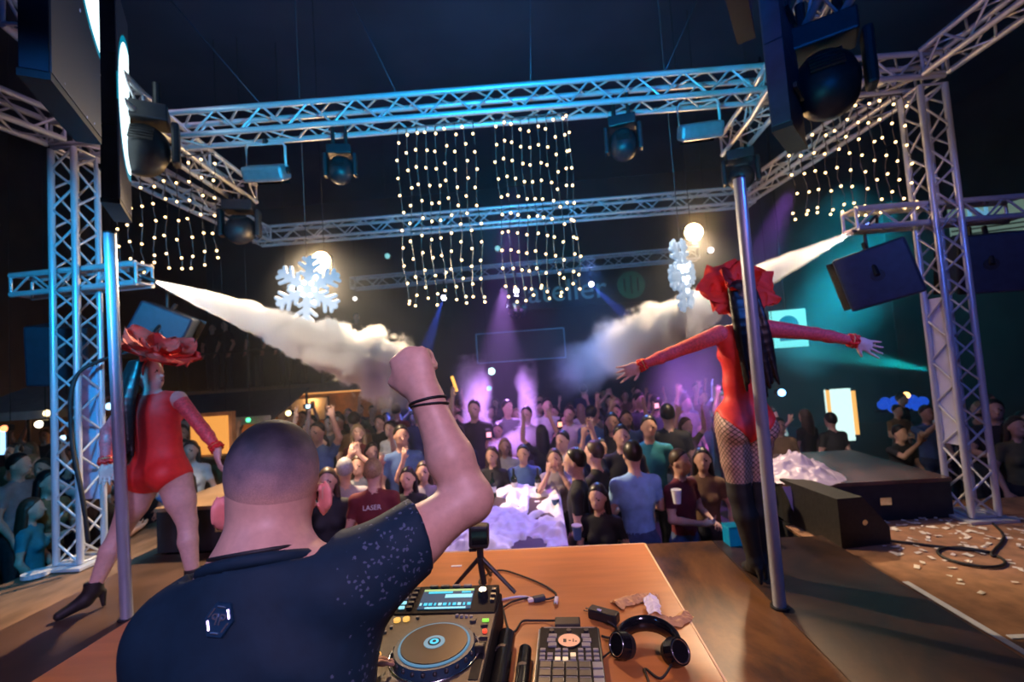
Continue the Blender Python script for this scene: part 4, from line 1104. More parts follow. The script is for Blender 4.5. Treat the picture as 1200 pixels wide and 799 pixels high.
dj_torso(f, 0.0)
f.cone((-0.515, 0.825, 1.13), (-0.502, 0.785, 0.985), 0.0625, 0.071, 0, 0.04)
HA = math.radians(24); HM3 = np.array([[math.cos(HA), -math.sin(HA), 0], [math.sin(HA), math.cos(HA), 0], [0, 0, 1]])
def hd(x, y, z): return HC + HM3 @ np.array((x, y, z), float)
f.ell(hd(0, 0, 0.005), (0.073, 0.09, 0.105), HM3, 0, 0.03)
f.ell(hd(0, 0.04, -0.065), (0.058, 0.062, 0.066), HM3, 0, 0.03)
f.cone(hd(0, 0.095, -0.01), hd(0, 0.118, -0.035), 0.011, 0.014, 0, 0.012)            # nose
f.ell(hd(0, 0.094, -0.075), (0.022, 0.012, 0.007), HM3, 3, 0.006)                    # mouth
for s_ in (-1, 1):
    f.ell(hd(s_ * 0.031, 0.088, 0.0), (0.013, 0.01, 0.008), HM3, 4, 0.005)           # eyes
    a = s_ * 0.55; Me = HM3 @ np.array([[math.cos(a), -math.sin(a), 0], [math.sin(a), math.cos(a), 0], [0, 0, 1]])
    f.ell(hd(s_ * 0.089, -0.004, -0.036), (0.008, 0.021, 0.033), Me, 5, 0.006)       # ears
    f.ell(hd(s_ * 0.083, 0.006, -0.058), (0.009, 0.012, 0.018), HM3, 5, 0.008)
    h = np.array((-0.475 + s_ * 0.09, 0.75, 0.36))
    kn, an = h + (s_ * 0.02, 0.03, -0.44), h + (s_ * 0.03, -0.01, -0.83)
    f.chain([h, kn], [0.09, 0.062], 1, 0.04); f.chain([kn, kn + (0, -0.02, -0.14), an], [0.06, 0.06, 0.042], 1, 0.02)
    f.cone(an + (0, -0.03, -0.04), an + (s_ * 0.02, 0.17, -0.05), 0.04, 0.034, 2, 0.02)
f.chain([SHR, (SHR + ELR) / 2 + (0, 0, 0.0), ELR], [0.056, 0.051, 0.043], 0, 0.03)
f.chain([ELR, ELR * 0.62 + WRR * 0.38 + (-0.004, 0, 0.0), WRR], [0.042, 0.0465, 0.032], 0, 0.02)
f.ell(ELR + (0.004, -0.006, -0.004), (0.041, 0.041, 0.041), None, 0, 0.02)
f.chain([SHL, (SHL + ELL) / 2, ELL], [0.06, 0.055, 0.045], 0, 0.03)
f.chain([ELL, ELL * 0.6 + WRL * 0.4, WRL], [0.045, 0.046, 0.03], 0, 0.02)
hand(f, WRL + np.array((0.012, 0.012, -0.004)), (0.62, 0.6, -0.06), (0.55, -0.6, 0.1), 1.0, 0.35, 0.06, 0, 0.0092)
# raised fist: the back of the hand faces the booth, fingers curled away
d_ = unit((-0.032, 0.012, 0.078)); t_ = unit((-0.96, 0.02, -0.35)); n_ = unit(np.cross(d_, t_)); n_ = n_ if n_[1] > 0 else -n_
wq = WRR + d_ * 0.022
f.cone(WRR, wq, 0.034, 0.033, 0, 0.02)
Mf = np.stack([d_, t_, n_], 1)
f.ell(wq + d_ * 0.045 + t_ * 0.004, (0.056, 0.047, 0.026), Mf, 0, 0.02)
for i in range(4):
    kq = wq + d_ * (0.083 - 0.004 * abs(i - 1)) + t_ * (0.034 - 0.022 * i)
    f.cone(wq + d_ * 0.03 + t_ * (0.028 - 0.018 * i), kq, 0.015, 0.0125, 0, 0.006)
    p1 = kq + n_ * 0.042 + d_ * 0.004; p2 = p1 - d_ * 0.034 + n_ * 0.004; p3 = p2 - n_ * 0.024 - d_ * 0.006
    f.chain([kq, p1, p2, p3], [0.0125, 0.0115, 0.0105, 0.009], 0, 0.003)
tb0 = wq + d_ * 0.012 + t_ * 0.03
f.chain([tb0, tb0 + d_ * 0.03 + t_ * 0.024 + n_ * 0.012, tb0 + d_ * 0.048 + t_ * 0.012 + n_ * 0.046, tb0 + d_ * 0.045 - t_ * 0.012 + n_ * 0.064], [0.02, 0.0155, 0.0125, 0.01], 0, 0.005)
EAR = mat('ear_skin', (0.72, 0.25, 0.22), 0.5, 0, 0.1, 40)
LIP = mat('lips', (0.4, 0.13, 0.12), 0.4); EYE = mat('eye_dark', (0.03, 0.025, 0.025), 0.2)
f.obj('body', [SKIN, TROUS, SHOE, LIP, EYE, EAR], dj, DJ0, 2)

# shirt
f = Field((-0.9, 0.5, 0.2), (-0.1, 1.06, 1.2), 0.0075)
dj_torso(f, 0.012)
f.chain([SHR + (-0.01, 0, 0), SHR * 0.3 + ELR * 0.7], [0.076, 0.067], 0, 0.05)
f.chain([SHL, SHL * 0.45 + ELL * 0.55], [0.074, 0.066], 0, 0.05)
X, Y, Z = f.grid()
fold = (np.sin(26 * X + 9 * Z + 2.5 * np.sin(11 * Z)) * 0.5 + np.sin(17 * X - 21 * Z + 3 * np.sin(7 * X + 5 * Y)) * 0.5)
env = np.clip((0.98 - Z) * 3, 0.15, 1)
f.D += (0.0095 * fold * env).astype(np.float32)
# pulled folds from the raised arm towards the back
f.D += (0.006 * np.sin(60 * (X * 0.5 + Z * 0.86)) * np.exp(-((X + 0.36) ** 2 + (Z - 0.9) ** 2) / 0.01)).astype(np.float32)
cutp = SHR * 0.43 + ELR * 0.57; f.half(cutp, (ELR - SHR) + (0.02, 0, -0.06))
rn = np.sqrt((X + 0.502) ** 2 + (Y - 0.785) ** 2)
pl_ = (X + 0.5) * -0.14 + (Y - 0.74) * 0.42 + (Z - 1.036) * 0.9
f.D = np.where(rn < 0.122, np.maximum(f.D, pl_.astype(np.float32)), f.D)
f.D = np.maximum(f.D, (0.24 - Z).astype(np.float32))
SHIRT = mat('navy_jersey', (0.004, 0.022, 0.042), 0.75, 0, 0.12, 40, 0.08, spec=0.3)
nt = SHIRT.node_tree; n = nt.nodes; b = n['Principled BSDF']
vo = n.new('ShaderNodeTexVoronoi'); vo.inputs['Scale'].default_value = 230; tcs = n.new('ShaderNodeTexCoord'); nt.links.new(tcs.outputs['Object'], vo.inputs['Vector'])
ps_ = n.new('ShaderNodeTexNoise'); ps_.inputs['Scale'].default_value = 9; nt.links.new(tcs.outputs['Object'], ps_.inputs['Vector'])
sx_ = n.new('ShaderNodeSeparateXYZ'); nt.links.new(tcs.outputs['Object'], sx_.inputs[0])
g1 = n.new('ShaderNodeMapRange'); nt.links.new(sx_.outputs['X'], g1.inputs[0]); g1.inputs[1].default_value = 0.08; g1.inputs[2].default_value = 0.24
c1 = n.new('ShaderNodeSeparateColor'); nt.links.new(vo.outputs['Color'], c1.inputs[0])
g2 = n.new('ShaderNodeMath'); g2.operation = 'MULTIPLY'; nt.links.new(g1.outputs[0], g2.inputs[0]); nt.links.new(ps_.outputs['Fac'], g2.inputs[1])
g3 = n.new('ShaderNodeMath'); g3.operation = 'MULTIPLY_ADD'; nt.links.new(g2.outputs[0], g3.inputs[0]); g3.inputs[1].default_value = -0.42; g3.inputs[2].default_value = 1.1
g4 = n.new('ShaderNodeMath'); g4.operation = 'GREATER_THAN'; nt.links.new(c1.outputs[0], g4.inputs[0]); nt.links.new(g3.outputs[0], g4.inputs[1])
mxs = n.new('ShaderNodeMix'); mxs.data_type = 'RGBA'; nt.links.new(g4.outputs[0], mxs.inputs[0]); old = b.inputs['Base Color'].links[0].from_socket
nt.links.new(old, mxs.inputs[6]); mxs.inputs[7].default_value = (0.07, 0.1, 0.16, 1); nt.links.new(mxs.outputs[2], b.inputs['Base Color'])
shirt = f.obj('t_shirt', [SHIRT], dj, DJ0, 2)
# rib collar, necklace, wrist cords
def ringpts(c, rx, ry, n, tilt, k=48):
    c = Vector(c); o = []
    for i in range(k):
        t = 2 * PI * i / k; o.append(c + Vector((rx * math.cos(t), ry * math.sin(t), tilt[0] * rx * math.cos(t) + tilt[1] * ry * math.sin(t))))
    return o
D0 = Vector(DJ0)
tb('collar', [p - D0 for p in ringpts((-0.503, 0.795, 1.018), 0.099, 0.094, None, (0.15, -0.46))], 0.0105, SHIRT, dj, 8, True)
tb('necklace', [p - D0 for p in ringpts((-0.506, 0.795, 1.044), 0.083, 0.0825, None, (0.12, -0.32))], 0.0035, mat('braided_cord', (0.012, 0.012, 0.014), 0.6, 0, 0.5, 300), dj, 8, True)
dw = unit(WRR - ELR); s1 = unit(np.cross(dw, (0, 1, 0))); s2 = np.cross(dw, s1)
for off, tl, r in ((0.004, 0.2, 0.0033), (-0.006, 0.34, 0.0025)):
    tb('wrist_cord', [Vector(WRR - dw * (0.012 - off) + (s1 * math.cos(t) + s2 * math.sin(t)) * 0.0375 + dw * tl * 0.036 * math.cos(t)) - D0 for t in np.linspace(0, 2 * PI, 32, endpoint=False)], r, RUBBER, dj, 6, True)
# cropped hair that fades to stubble at the nape
hm = bpy.data.materials.new('cropped_hair'); hm.use_nodes = True
nt = hm.node_tree; n = nt.nodes; b = n['Principled BSDF']; b.inputs['Roughness'].default_value = 0.6
tc = n.new('ShaderNodeTexCoord'); sep = n.new('ShaderNodeSeparateXYZ'); nt.links.new(tc.outputs['Object'], sep.inputs[0])
nz = n.new('ShaderNodeTexNoise'); nz.inputs['Scale'].default_value = 26; nz.inputs['Detail'].default_value = 5; nt.links.new(tc.outputs['Object'], nz.inputs['Vector'])
nf = n.new('ShaderNodeTexNoise'); nf.inputs['Scale'].default_value = 420; nt.links.new(tc.outputs['Object'], nf.inputs['Vector'])
ad = n.new('ShaderNodeMath'); ad.operation = 'MULTIPLY_ADD'; nt.links.new(nz.outputs['Fac'], ad.inputs[0]); ad.inputs[1].default_value = 0.06; nt.links.new(sep.outputs['Z'], ad.inputs[2])
mr = n.new('ShaderNodeMapRange'); nt.links.new(ad.outputs[0], mr.inputs[0]); mr.inputs[1].default_value = 1.715; mr.inputs[2].default_value = 1.835
cr = n.new('ShaderNodeValToRGB'); nt.links.new(mr.outputs[0], cr.inputs[0])
cr.color_ramp.elements[0].color = (0.8, 0.48, 0.38, 1); cr.color_ramp.elements[1].color = (0.016, 0.014, 0.02, 1)
for pos_, c_ in ((0.24, (0.5, 0.33, 0.32, 1)), (0.5, (0.19, 0.15, 0.18, 1)), (0.8, (0.05, 0.045, 0.06, 1))):
    e = cr.color_ramp.elements.new(pos_); e.color = c_
mx_ = n.new('ShaderNodeMix'); mx_.data_type = 'RGBA'; mx_.blend_type = 'MULTIPLY'; mx_.inputs[0].default_value = 0.45
nt.links.new(cr.outputs[0], mx_.inputs[6]); nt.links.new(nf.outputs['Fac'], mx_.inputs[7]); nt.links.new(mx_.outputs[2], b.inputs['Base Color'])
bp = n.new('ShaderNodeBump'); bp.inputs['Strength'].default_value = 0.4; bp.inputs['Distance'].default_value = 0.0003; nt.links.new(nf.outputs['Fac'], bp.inputs['Height']); nt.links.new(bp.outputs[0], b.inputs['Normal'])
f = Field((-0.63, 0.72, 1.02), (-0.4, 0.97, 1.3), 0.005)
f.ell(hd(0, 0.0, 0.008), (0.0755, 0.093, 0.1085), HM3, 0, 0.01)
f.ell(hd(0, -0.012, 0.035), (0.0765, 0.088, 0.084), HM3, 0, 0.02)
f.half(hd(0, -0.09, -0.068), HM3 @ np.array((0, 0.5, -0.9))); f.half(hd(0, 0.062, 0), HM3 @ np.array((0, 1, -0.12)))
f.obj('hair', [hm], dj, DJ0, 1)
# hexagon badge on the back
bc = at(258, 726, 0.6)
ray_ = bc - CAM; ray_ /= np.linalg.norm(ray_)
dg = bpy.context.evaluated_depsgraph_get(); dg.update()
hit, loc_, nor_, _ = shirt.evaluated_get(dg).ray_cast(Vector(CAM) - D0, Vector(ray_))
if hit:
    loc_ = loc_ + D0
    bd = bpy.data.objects.new('badge', bpy.data.meshes.new('badge')); bm = bmesh.new()
    R6 = 0.0255
    hexo = [(R6 * math.cos(PI / 3 * k), R6 * 1.0 * math.sin(PI / 3 * k)) for k in range(6)]
    hexo = [(x * 0.9, y * 1.02) for x, y in hexo]
    a = [bm.verts.new((x, y, 0)) for x, y in hexo]; c_ = [bm.verts.new((x * 0.94, y * 0.94, 0.003)) for x, y in hexo]
    bm.faces.new(c_)
    for k in range(6): bm.faces.new((a[k], a[(k + 1) % 6], c_[(k + 1) % 6], c_[k]))
    bm.to_mesh(bd.data); bm.free(); bd.data.materials.append(mat('badge_blue', (0.015, 0.06, 0.12), 0.35, 0.4, 0.1, 30)); link(bd, dj)
    zax = Vector(nor_).normalized(); yax = (Vector((0.12, 0, 1)) - zax * zax.dot(Vector((0.12, 0, 1)))).normalized(); xax = yax.cross(zax)
    bd.matrix_parent_inverse = Matrix.Identity(4)
    bd.matrix_local = Matrix.Translation(Vector(loc_) - D0 + zax * 0.001) @ Matrix((xax, yax, zax)).transposed().to_4x4()
    BS = mat('badge_silver', (0.6, 0.65, 0.75), 0.25, 0.9, 0.05, 20)
    for k in range(6):
        p0, p1 = Vector((*hexo[k], 0)) * 0.74, Vector((*hexo[(k + 1) % 6], 0)) * 0.74
        q0, q1 = p0.lerp(p1, 0.14), p0.lerp(p1, 0.86)
        cy('badge_bar', q0 + Vector((0, 0, 0.0035)), q1 + Vector((0, 0, 0.0035)), 0.0014 if k not in (0, 3) else 0.0022, BS, bd, n=6)
    l1 = text_mesh('badge_letter', 'P', 0.021, BS, bd, 0.0008); l1.location = (0.0055, 0.0, 0.0038)
    l2 = text_mesh('badge_letter', 'P', 0.021, BS, bd, 0.0008); l2.location = (-0.0055, 0.0, 0.0038); l2.scale = (-1, 1, 1)

# ---- fishnet material
def fishnet():
    m = bpy.data.materials.new('fishnet'); m.use_nodes = True; nt = m.node_tree; n = nt.nodes; b = n['Principled BSDF']
    b.inputs['Base Color'].default_value = (0.025, 0.01, 0.012, 1); b.inputs['Roughness'].default_value = 0.6
    tc = n.new('ShaderNodeTexCoord'); sep = n.new('ShaderNodeSeparateXYZ'); nt.links.new(tc.outputs['UV'], sep.inputs[0])
    outs = []
    for sg in (1, -1):
        a = n.new('ShaderNodeMath'); a.operation = 'MULTIPLY_ADD'; nt.links.new(sep.outputs['Y'], a.inputs[0]); a.inputs[1].default_value = 34.0 * sg
        s_ = n.new('ShaderNodeMath'); s_.operation = 'MULTIPLY'; nt.links.new(sep.outputs['X'], s_.inputs[0]); s_.inputs[1].default_value = 22.0
        nt.links.new(s_.outputs[0], a.inputs[2])
        fr = n.new('ShaderNodeMath'); fr.operation = 'PINGPONG'; fr.inputs[1].default_value = 0.5; nt.links.new(a.outputs[0], fr.inputs[0])
        lt = n.new('ShaderNodeMath'); lt.operation = 'LESS_THAN'; lt.inputs[1].default_value = 0.085; nt.links.new(fr.outputs[0], lt.inputs[0]); outs.append(lt.outputs[0])
    mxx = n.new('ShaderNodeMath'); mxx.operation = 'MAXIMUM'; nt.links.new(outs[0], mxx.inputs[0]); nt.links.new(outs[1], mxx.inputs[1])
    nt.links.new(mxx.outputs[0], b.inputs['Alpha'])
    return m


def leg_uv(o, axes):
    """u = turn about the nearest leg axis, v = height"""
    me = o.data; uv = me.uv_layers.new(name='UVMap')
    co = np.empty(len(me.vertices) * 3); me.vertices.foreach_get('co', co); co = co.reshape(-1, 3)
    li = np.empty(len(me.loops), int); me.loops.foreach_get('vertex_index', li)
    ps = np.repeat(np.arange(len(me.polygons)), 4)
    c = co[li].reshape(-1, 4, 3).mean(1)
    ax = []
    for a, b_ in axes:
        a, b_ = np.array(a), np.array(b_); t = ((c[:, 2] - a[2]) / (b_[2] - a[2]))[:, None]; ax.append(a + (b_ - a) * t)
    dd = [np.hypot(c[:, 0] - q[:, 0], c[:, 1] - q[:, 1]) for q in ax]
    ch = np.argmin(np.stack(dd), 0); q = np.where(ch[:, None] == 0, ax[0], ax[1])
    q4 = np.repeat(q, 4, 0); P = co[li]
    u = np.arctan2(P[:, 1] - q4[:, 1], P[:, 0] - q4[:, 0]) / (2 * PI)
    u0 = np.repeat(np.arctan2(c[:, 1] - q[:, 1], c[:, 0] - q[:, 0]) / (2 * PI), 4)
    u = u + np.round(u0 - u)
    uv.data.foreach_set('uv', np.stack([u, P[:, 2]], 1).astype(np.float32).ravel())


def petal(name, parent, c, ux, uy, uz, L, W, cup, ruffle, seed, m=REDHAT):
    V = []; F = []; nu, nv = 12, 10
    for i in range(nu + 1):
        s_ = i / nu; w = W * math.sin(PI * min(0.97, 0.1 + 0.80 * s_ ** 0.75)) ** 0.8
        if s_ > 0.85: w *= 1 - 0.35 * ((s_ - 0.85) / 0.15) ** 2
        for j in range(nv + 1):
            v = j / nv * 2 - 1
            z = cup * s_ ** 2 + 0.25 * cup * v * v + ruffle * s_ * math.sin(5 * v + seed * 3 + 2 * s_) + 0.3 * ruffle * math.sin(9 * v + seed)
            V.append(Vector(c) + Vector(ux) * (L * s_ * (1 - 0.12 * v * v * s_)) + Vector(uy) * (w * v * 0.5) + Vector(uz) * z)
    N = len(V)
    for q in list(V): V.append(q + Vector(uz) * 0.004)
    for i in range(nu):
        for j in range(nv):
            a = i * (nv + 1) + j; q = (a, a + 1, a + nv + 2, a + nv + 1); F.append(q); F.append(tuple(N + k for k in reversed(q)))
    rim = [j for j in range(nv)] ; 
    for j in range(nv): F.append((j, j + 1, N + j + 1, N + j)); a = nu * (nv + 1) + j; F.append((a + 1, a, N + a, N + a + 1))
    for i in range(nu): a = i * (nv + 1); F.append((a + nv + 1, a, N + a, N + a + nv + 1)); a += nv; F.append((a, a + nv + 1, N + a + nv + 1, N + a))
    return pymesh(name, V, F, m, parent)


def flower_hat(parent, c, e1, e2, R, n=7, seed=0, cup=0.03):
    e1 = Vector(e1).normalized(); e2 = Vector(e2); e2 = (e2 - e1 * e1.dot(e2)).normalized(); nz_ = e1.cross(e2)
    bm = bmesh.new(); cyl(bm, Vector(c) - nz_ * 0.012, Vector(c) + nz_ * 0.02, 0.07, 0.055, 20); h = meshobj('hat', bm, REDHAT, parent, True)
    for k in range(n):
        a = 2 * PI * k / n + 0.3 + seed; r_ = random.Random(k * 7 + int(seed * 10))
        ux = e1 * math.cos(a) + e2 * math.sin(a); uy = nz_.cross(ux)
        petal('petal', h, Vector(c) + nz_ * 0.006 * (k % 2), ux, uy, nz_, R * r_.uniform(0.9, 1.08), R * r_.uniform(0.95, 1.15), cup * r_.uniform(0.3, 1.5), 0.016, k + seed)
    for k in range(5):
        a = 2 * PI * k / 5 + seed; ux = e1 * math.cos(a) + e2 * math.sin(a); uy = nz_.cross(ux)
        petal('inner_petal', h, Vector(c) + nz_ * 0.018, ux, uy, nz_, R * 0.5, R * 0.5, 0.06, 0.012, k + 3 + seed)
    return h


GOLD = mat('gold_trim', (0.75, 0.5, 0.2), 0.35, 0.7, 0.2, 60)


def cuff(parent, w, d, o, r=0.032):
    d = unit(d); s1 = unit(np.cross(d, (0.3, 0.2, 1))); s2 = np.cross(d, s1); bm = bmesh.new()
    for ring, (off, rr) in enumerate(((-0.03, r), (-0.016, r * 1.08), (0.0, r * 1.15))):
        pts = [Vector(w + d * (off + 0.006 * math.sin(6 * t)) + (s1 * math.cos(t) + s2 * math.sin(t)) * rr * (1 + 0.12 * math.sin(9 * t + ring))) - Vector(o) for t in np.linspace(0, 2 * PI, 36, endpoint=False)]
        tube(bm, pts, 0.009, 6, True)
    c = meshobj('cuff', bm, RED, parent, True)
    tb('cuff_trim', [Vector(w + d * (-0.022) + (s1 * math.cos(t) + s2 * math.sin(t)) * r * 1.28) - Vector(o) for t in np.linspace(0, 2 * PI, 30, endpoint=False)], 0.0035, GOLD, c, 6, True)


def strands(parent, o, roots, ends, mid, seed, m=HAIR, cap=None, n=13, r=(0.02, 0.02, 0.006)):
    """long hair: locks that fall from the crown to free ends"""
    R_ = random.Random(seed); lo = np.minimum(np.min(roots, 0), np.min(ends, 0)) - 0.14; hi = np.maximum(np.max(roots, 0), np.max(ends, 0)) + 0.14
    f = Field(lo, hi, 0.0055)
    if cap: f.ell(cap[0], cap[1], None, 0, 0.02)
    for i in range(n):
        s_ = i / (n - 1); a = np.array(roots[0]) * (1 - s_) + np.array(roots[1]) * s_; e = np.array(ends[0]) * (1 - s_) + np.array(ends[1]) * s_
        mm = np.array(mid[0]) * (1 - s_) + np.array(mid[1]) * s_
        e = e + np.array([R_.uniform(-.012, .012), R_.uniform(-.012, .012), R_.uniform(-.05, .05)]); mm = mm + np.array([0, R_.uniform(-.008, .008), 0])
        P = smooth_path([a, mm, (mm + e) / 2 + np.array([R_.uniform(-.01, .01), 0, 0]), e], 4); c = len(P)
        rad = [r[0] + (r[1] - r[0]) * min(1, 2 * k / c) if k < c / 2 else r[1] + (r[2] - r[1]) * (2 * k / c - 1) for k in range(c)]
        f.chain([tuple(p) for p in P], rad, 0, 0.006)
    return f.obj('hair', [m], parent, o, 1)


# ---- dancer on the right
O = (1.19, 2.79, 0.0)
dr = empty('person', 'dancer in a red bodysuit and flower hat, arms spread, fishnets and black boots', 'person', O)
hipL, kneL, ankL = (1.115, 2.80, 0.87), (1.118, 2.79, 0.50), (1.165, 2.78, 0.125)
hipR, kneR, ankR = (1.255, 2.80, 0.87), (1.222, 2.82, 0.50), (1.222, 2.84, 0.125)
sL, eL, wL, hL = (1.055, 2.775, 1.435), (0.805, 2.83, 1.352), (0.622, 2.865, 1.288), (0.504, 2.88, 1.245)
sR, eR, wR, hR = (1.385, 2.77, 1.452), (1.632, 2.77, 1.405), (1.84, 2.76, 1.347), (2.037, 2.76, 1.255)


def torsoR(f, g, t=0):
    f.ell((1.185, 2.80, 0.93), (0.165 + g, 0.115 + g, 0.13 + g), None, t, 0.05)
    for s_ in (-1, 1): f.ell((1.187 + s_ * 0.078, 2.755, 0.885), (0.088 + g, 0.095 + g, 0.095 + g), None, t, 0.025)
    f.ell((1.21, 2.80, 1.14), (0.118 + g, 0.085 + g, 0.14 + g), None, t, 0.07)
    f.ell((1.22, 2.79, 1.33), (0.142 + g, 0.095 + g, 0.15 + g), None, t, 0.06)
    f.cone((1.17, 2.785, 1.445), sL, 0.046 + g, 0.043 + g, t, 0.05); f.cone((1.27, 2.785, 1.45), sR, 0.046 + g, 0.043 + g, t, 0.05)
    for s_ in (-1, 1): f.ell((1.22 + s_ * 0.065, 2.87, 1.32), (0.055 + g, 0.05 + g, 0.055 + g), None, t, 0.03)


def legsR(f, g, t=0):
    for h, k, a in ((hipL, kneL, ankL), (hipR, kneR, ankR)):
        h, k, a = map(np.array, (h, k, a))
        f.chain([h, (h + k) / 2, k], [0.096 + g, 0.08 + g, 0.057 + g], t, 0.02)
        f.chain([k, k * 0.68 + a * 0.32 + (0, -0.012, 0), a], [0.055 + g, 0.056 + g, 0.035 + g], t, 0.015)


f = Field((0.44, 2.6, 0.0), (2.1, 2.98, 1.8), 0.0075)
torsoR(f, 0); legsR(f, 0)
for a in (ankL, ankR): f.cone(np.array(a) + (0, 0, -0.02), np.array(a) + (0.01, 0.11, -0.09), 0.035, 0.026, 0, 0.02)
f.cone((1.225, 2.79, 1.44), (1.228, 2.80, 1.58), 0.05, 0.044, 0, 0.03)
HR = np.array((1.227, 2.81, 1.655))
f.ell(HR, (0.07, 0.088, 0.1), None, 0, 0.03); f.ell(HR + (-0.008, 0.045, -0.06), (0.048, 0.05, 0.055), None, 0, 0.02)
f.cone(HR + (-0.012, 0.085, -0.01), HR + (-0.015, 0.103, -0.03), 0.009, 0.011, 0, 0.01); f.ell(HR + (-0.012, 0.092, -0.065), (0.018, 0.01, 0.008), None, 1, 0.005)
for s_ in (-1, 1): f.ell(HR + (s_ * 0.028 - 0.01, 0.078, 0.0), (0.012, 0.009, 0.007), None, 2, 0.004); f.ell(HR + (s_ * 0.072, 0.0, -0.02), (0.01, 0.016, 0.026), None, 0, 0.008)
for s_, e, w, hh, t_ in ((sL, eL, wL, hL, (0.35, -0.1, -0.94)), (sR, eR, wR, hR, (-0.4, -0.1, -0.9))):
    f.chain([s_, e], [0.042, 0.034], 0, 0.03); f.chain([e, np.array(e) * 0.65 + np.array(w) * 0.35, w], [0.033, 0.033, 0.022], 0, 0.015)
    hand(f, w, np.array(hh) - np.array(w), t_, 1.0, -0.15, 0.2, 0, 0.0088)
f.obj('body', [SKIN_P, LIP, EYE], dr, O)
f = Field((0.95, 2.6, 0.6), (1.5, 2.98, 1.56), 0.0075)
torsoR(f, 0.006); legsR(f, 0.006)
X, Y, Z = f.grid(); zc, sl = 0.80, 1.05
f.D = np.maximum(f.D, ((zc + sl * np.abs(X - 1.187) - Z) / math.sqrt(1 + sl * sl)).astype(np.float32))
for s_, e in ((sL, eL), (sR, eR)): f.half(np.array(s_) + unit(np.array(e) - np.array(s_)) * 0.02, (np.sign(e[0] - s_[0]), 0, 0))
f.D = np.where(np.hypot(X - 1.225, Y - 2.79) < 0.075, np.maximum(f.D, Z - 1.475), f.D)
f.obj('bodysuit', [RED], dr, O)
for s_, e, w in ((sL, eL, wL), (sR, eR, wR)):
    f = Field(np.minimum(s_, w) - 0.09, np.maximum(s_, w) + 0.09, 0.0065)
    f.chain([np.array(s_) - unit(np.array(e) - np.array(s_)) * 0.03, e], [0.054, 0.0375], 0, 0.03); f.chain([e, np.array(e) * 0.65 + np.array(w) * 0.35, w], [0.0365, 0.0365, 0.0255], 0, 0.015)
    f.half(np.array(w), np.array(w) - e); f.obj('sleeve', [SLEEVE], dr, O)
cuff(dr, np.array(wL) - unit(np.array(wL) - eL) * 0.0, np.array(wL) - eL, O, 0.027); cuff(dr, np.array(wR), np.array(wR) - eR, O, 0.029)
f = Field((0.98, 2.62, 0.5), (1.42, 2.97, 1.1), 0.0075)
torsoR(f, 0.003); legsR(f, 0.003)
X, Y, Z = f.grid(); f.D = np.maximum(f.D, Z - 1.02); f.D = np.maximum(f.D, 0.54 - Z)
o = f.obj('stockings', [fishnet()], dr, O); q_ = np.array(O); leg_uv(o, ((np.array(hipL) - q_, np.array(kneL) - q_), (np.array(hipR) - q_, np.array(kneR) - q_)))
for h, k, a in ((hipL, kneL, ankL), (hipR, kneR, ankR)):
    h, k, a = map(np.array, (h, k, a)); f = Field((a[0] - 0.16, 2.66, -0.02), (a[0] + 0.14, 3.08, 0.62), 0.006)
    f.chain([h * 0.2 + k * 0.8, k], [0.07, 0.064], 0, 0.02); f.chain([k, k * 0.68 + a * 0.32 + (0, -0.012, 0), a], [0.064, 0.064, 0.044], 0, 0.02)
    f.cone(a + (0, -0.012, -0.01), a + (0, 0.02, -0.04), 0.044, 0.04, 0, 0.02); f.cone(a + (0, 0.02, -0.045), a + (0.006, 0.15, -0.1), 0.04, 0.026, 0, 0.02)
    f.cone(a + (0, -0.045, -0.03), a + (0, -0.05, -0.118), 0.02, 0.009, 0, 0.01)
    Z = f.grid()[2]; f.D = np.maximum(f.D, Z - 0.575); f.D = np.maximum(f.D, 0.004 - Z)
    f.obj('boot', [BOOT], dr, O)
strands(dr, O, [(1.17, 2.76, 1.71), (1.29, 2.76, 1.70)], [(1.185, 2.70, 1.12), (1.36, 2.69, 1.10)], [(1.155, 2.70, 1.52), (1.30, 2.70, 1.52)], 3, HAIR, (HR + (0.004, -0.012, 0.01), (0.077, 0.088, 0.1)), 14, (0.022, 0.022, 0.005))
flower_hat(dr, Vector((1.23, 2.82, 1.735)) - Vector(O), (1, 0, 0.05), (0, 0.5, 0.86), 0.25, 7, 0.0, -0.03)

# ---- dancer on the left
O = (-2.57, 2.9, 0.0)
dl = empty('person', 'dancer in a red bodysuit and red hat behind the left pole, legs apart', 'person', O)
hipL, kneL, ankL = (-2.66, 2.92, 0.76), (-2.80, 2.87, 0.44), (-2.885, 2.77, 0.125)
hipR, kneR, ankR = (-2.475, 2.93, 0.76), (-2.395, 2.94, 0.45), (-2.335, 2.90, 0.125)
sL, eL, wL, hL = (-2.775, 2.94, 1.275), (-2.93, 2.93, 1.09), (-2.89, 2.87, 0.89), (-2.86, 2.85, 0.78)
sR, eR, wR, hR = (-2.425, 2.93, 1.275), (-2.255, 2.92, 1.065), (-2.145, 2.90, 0.935), (-2.125, 2.88, 0.83)


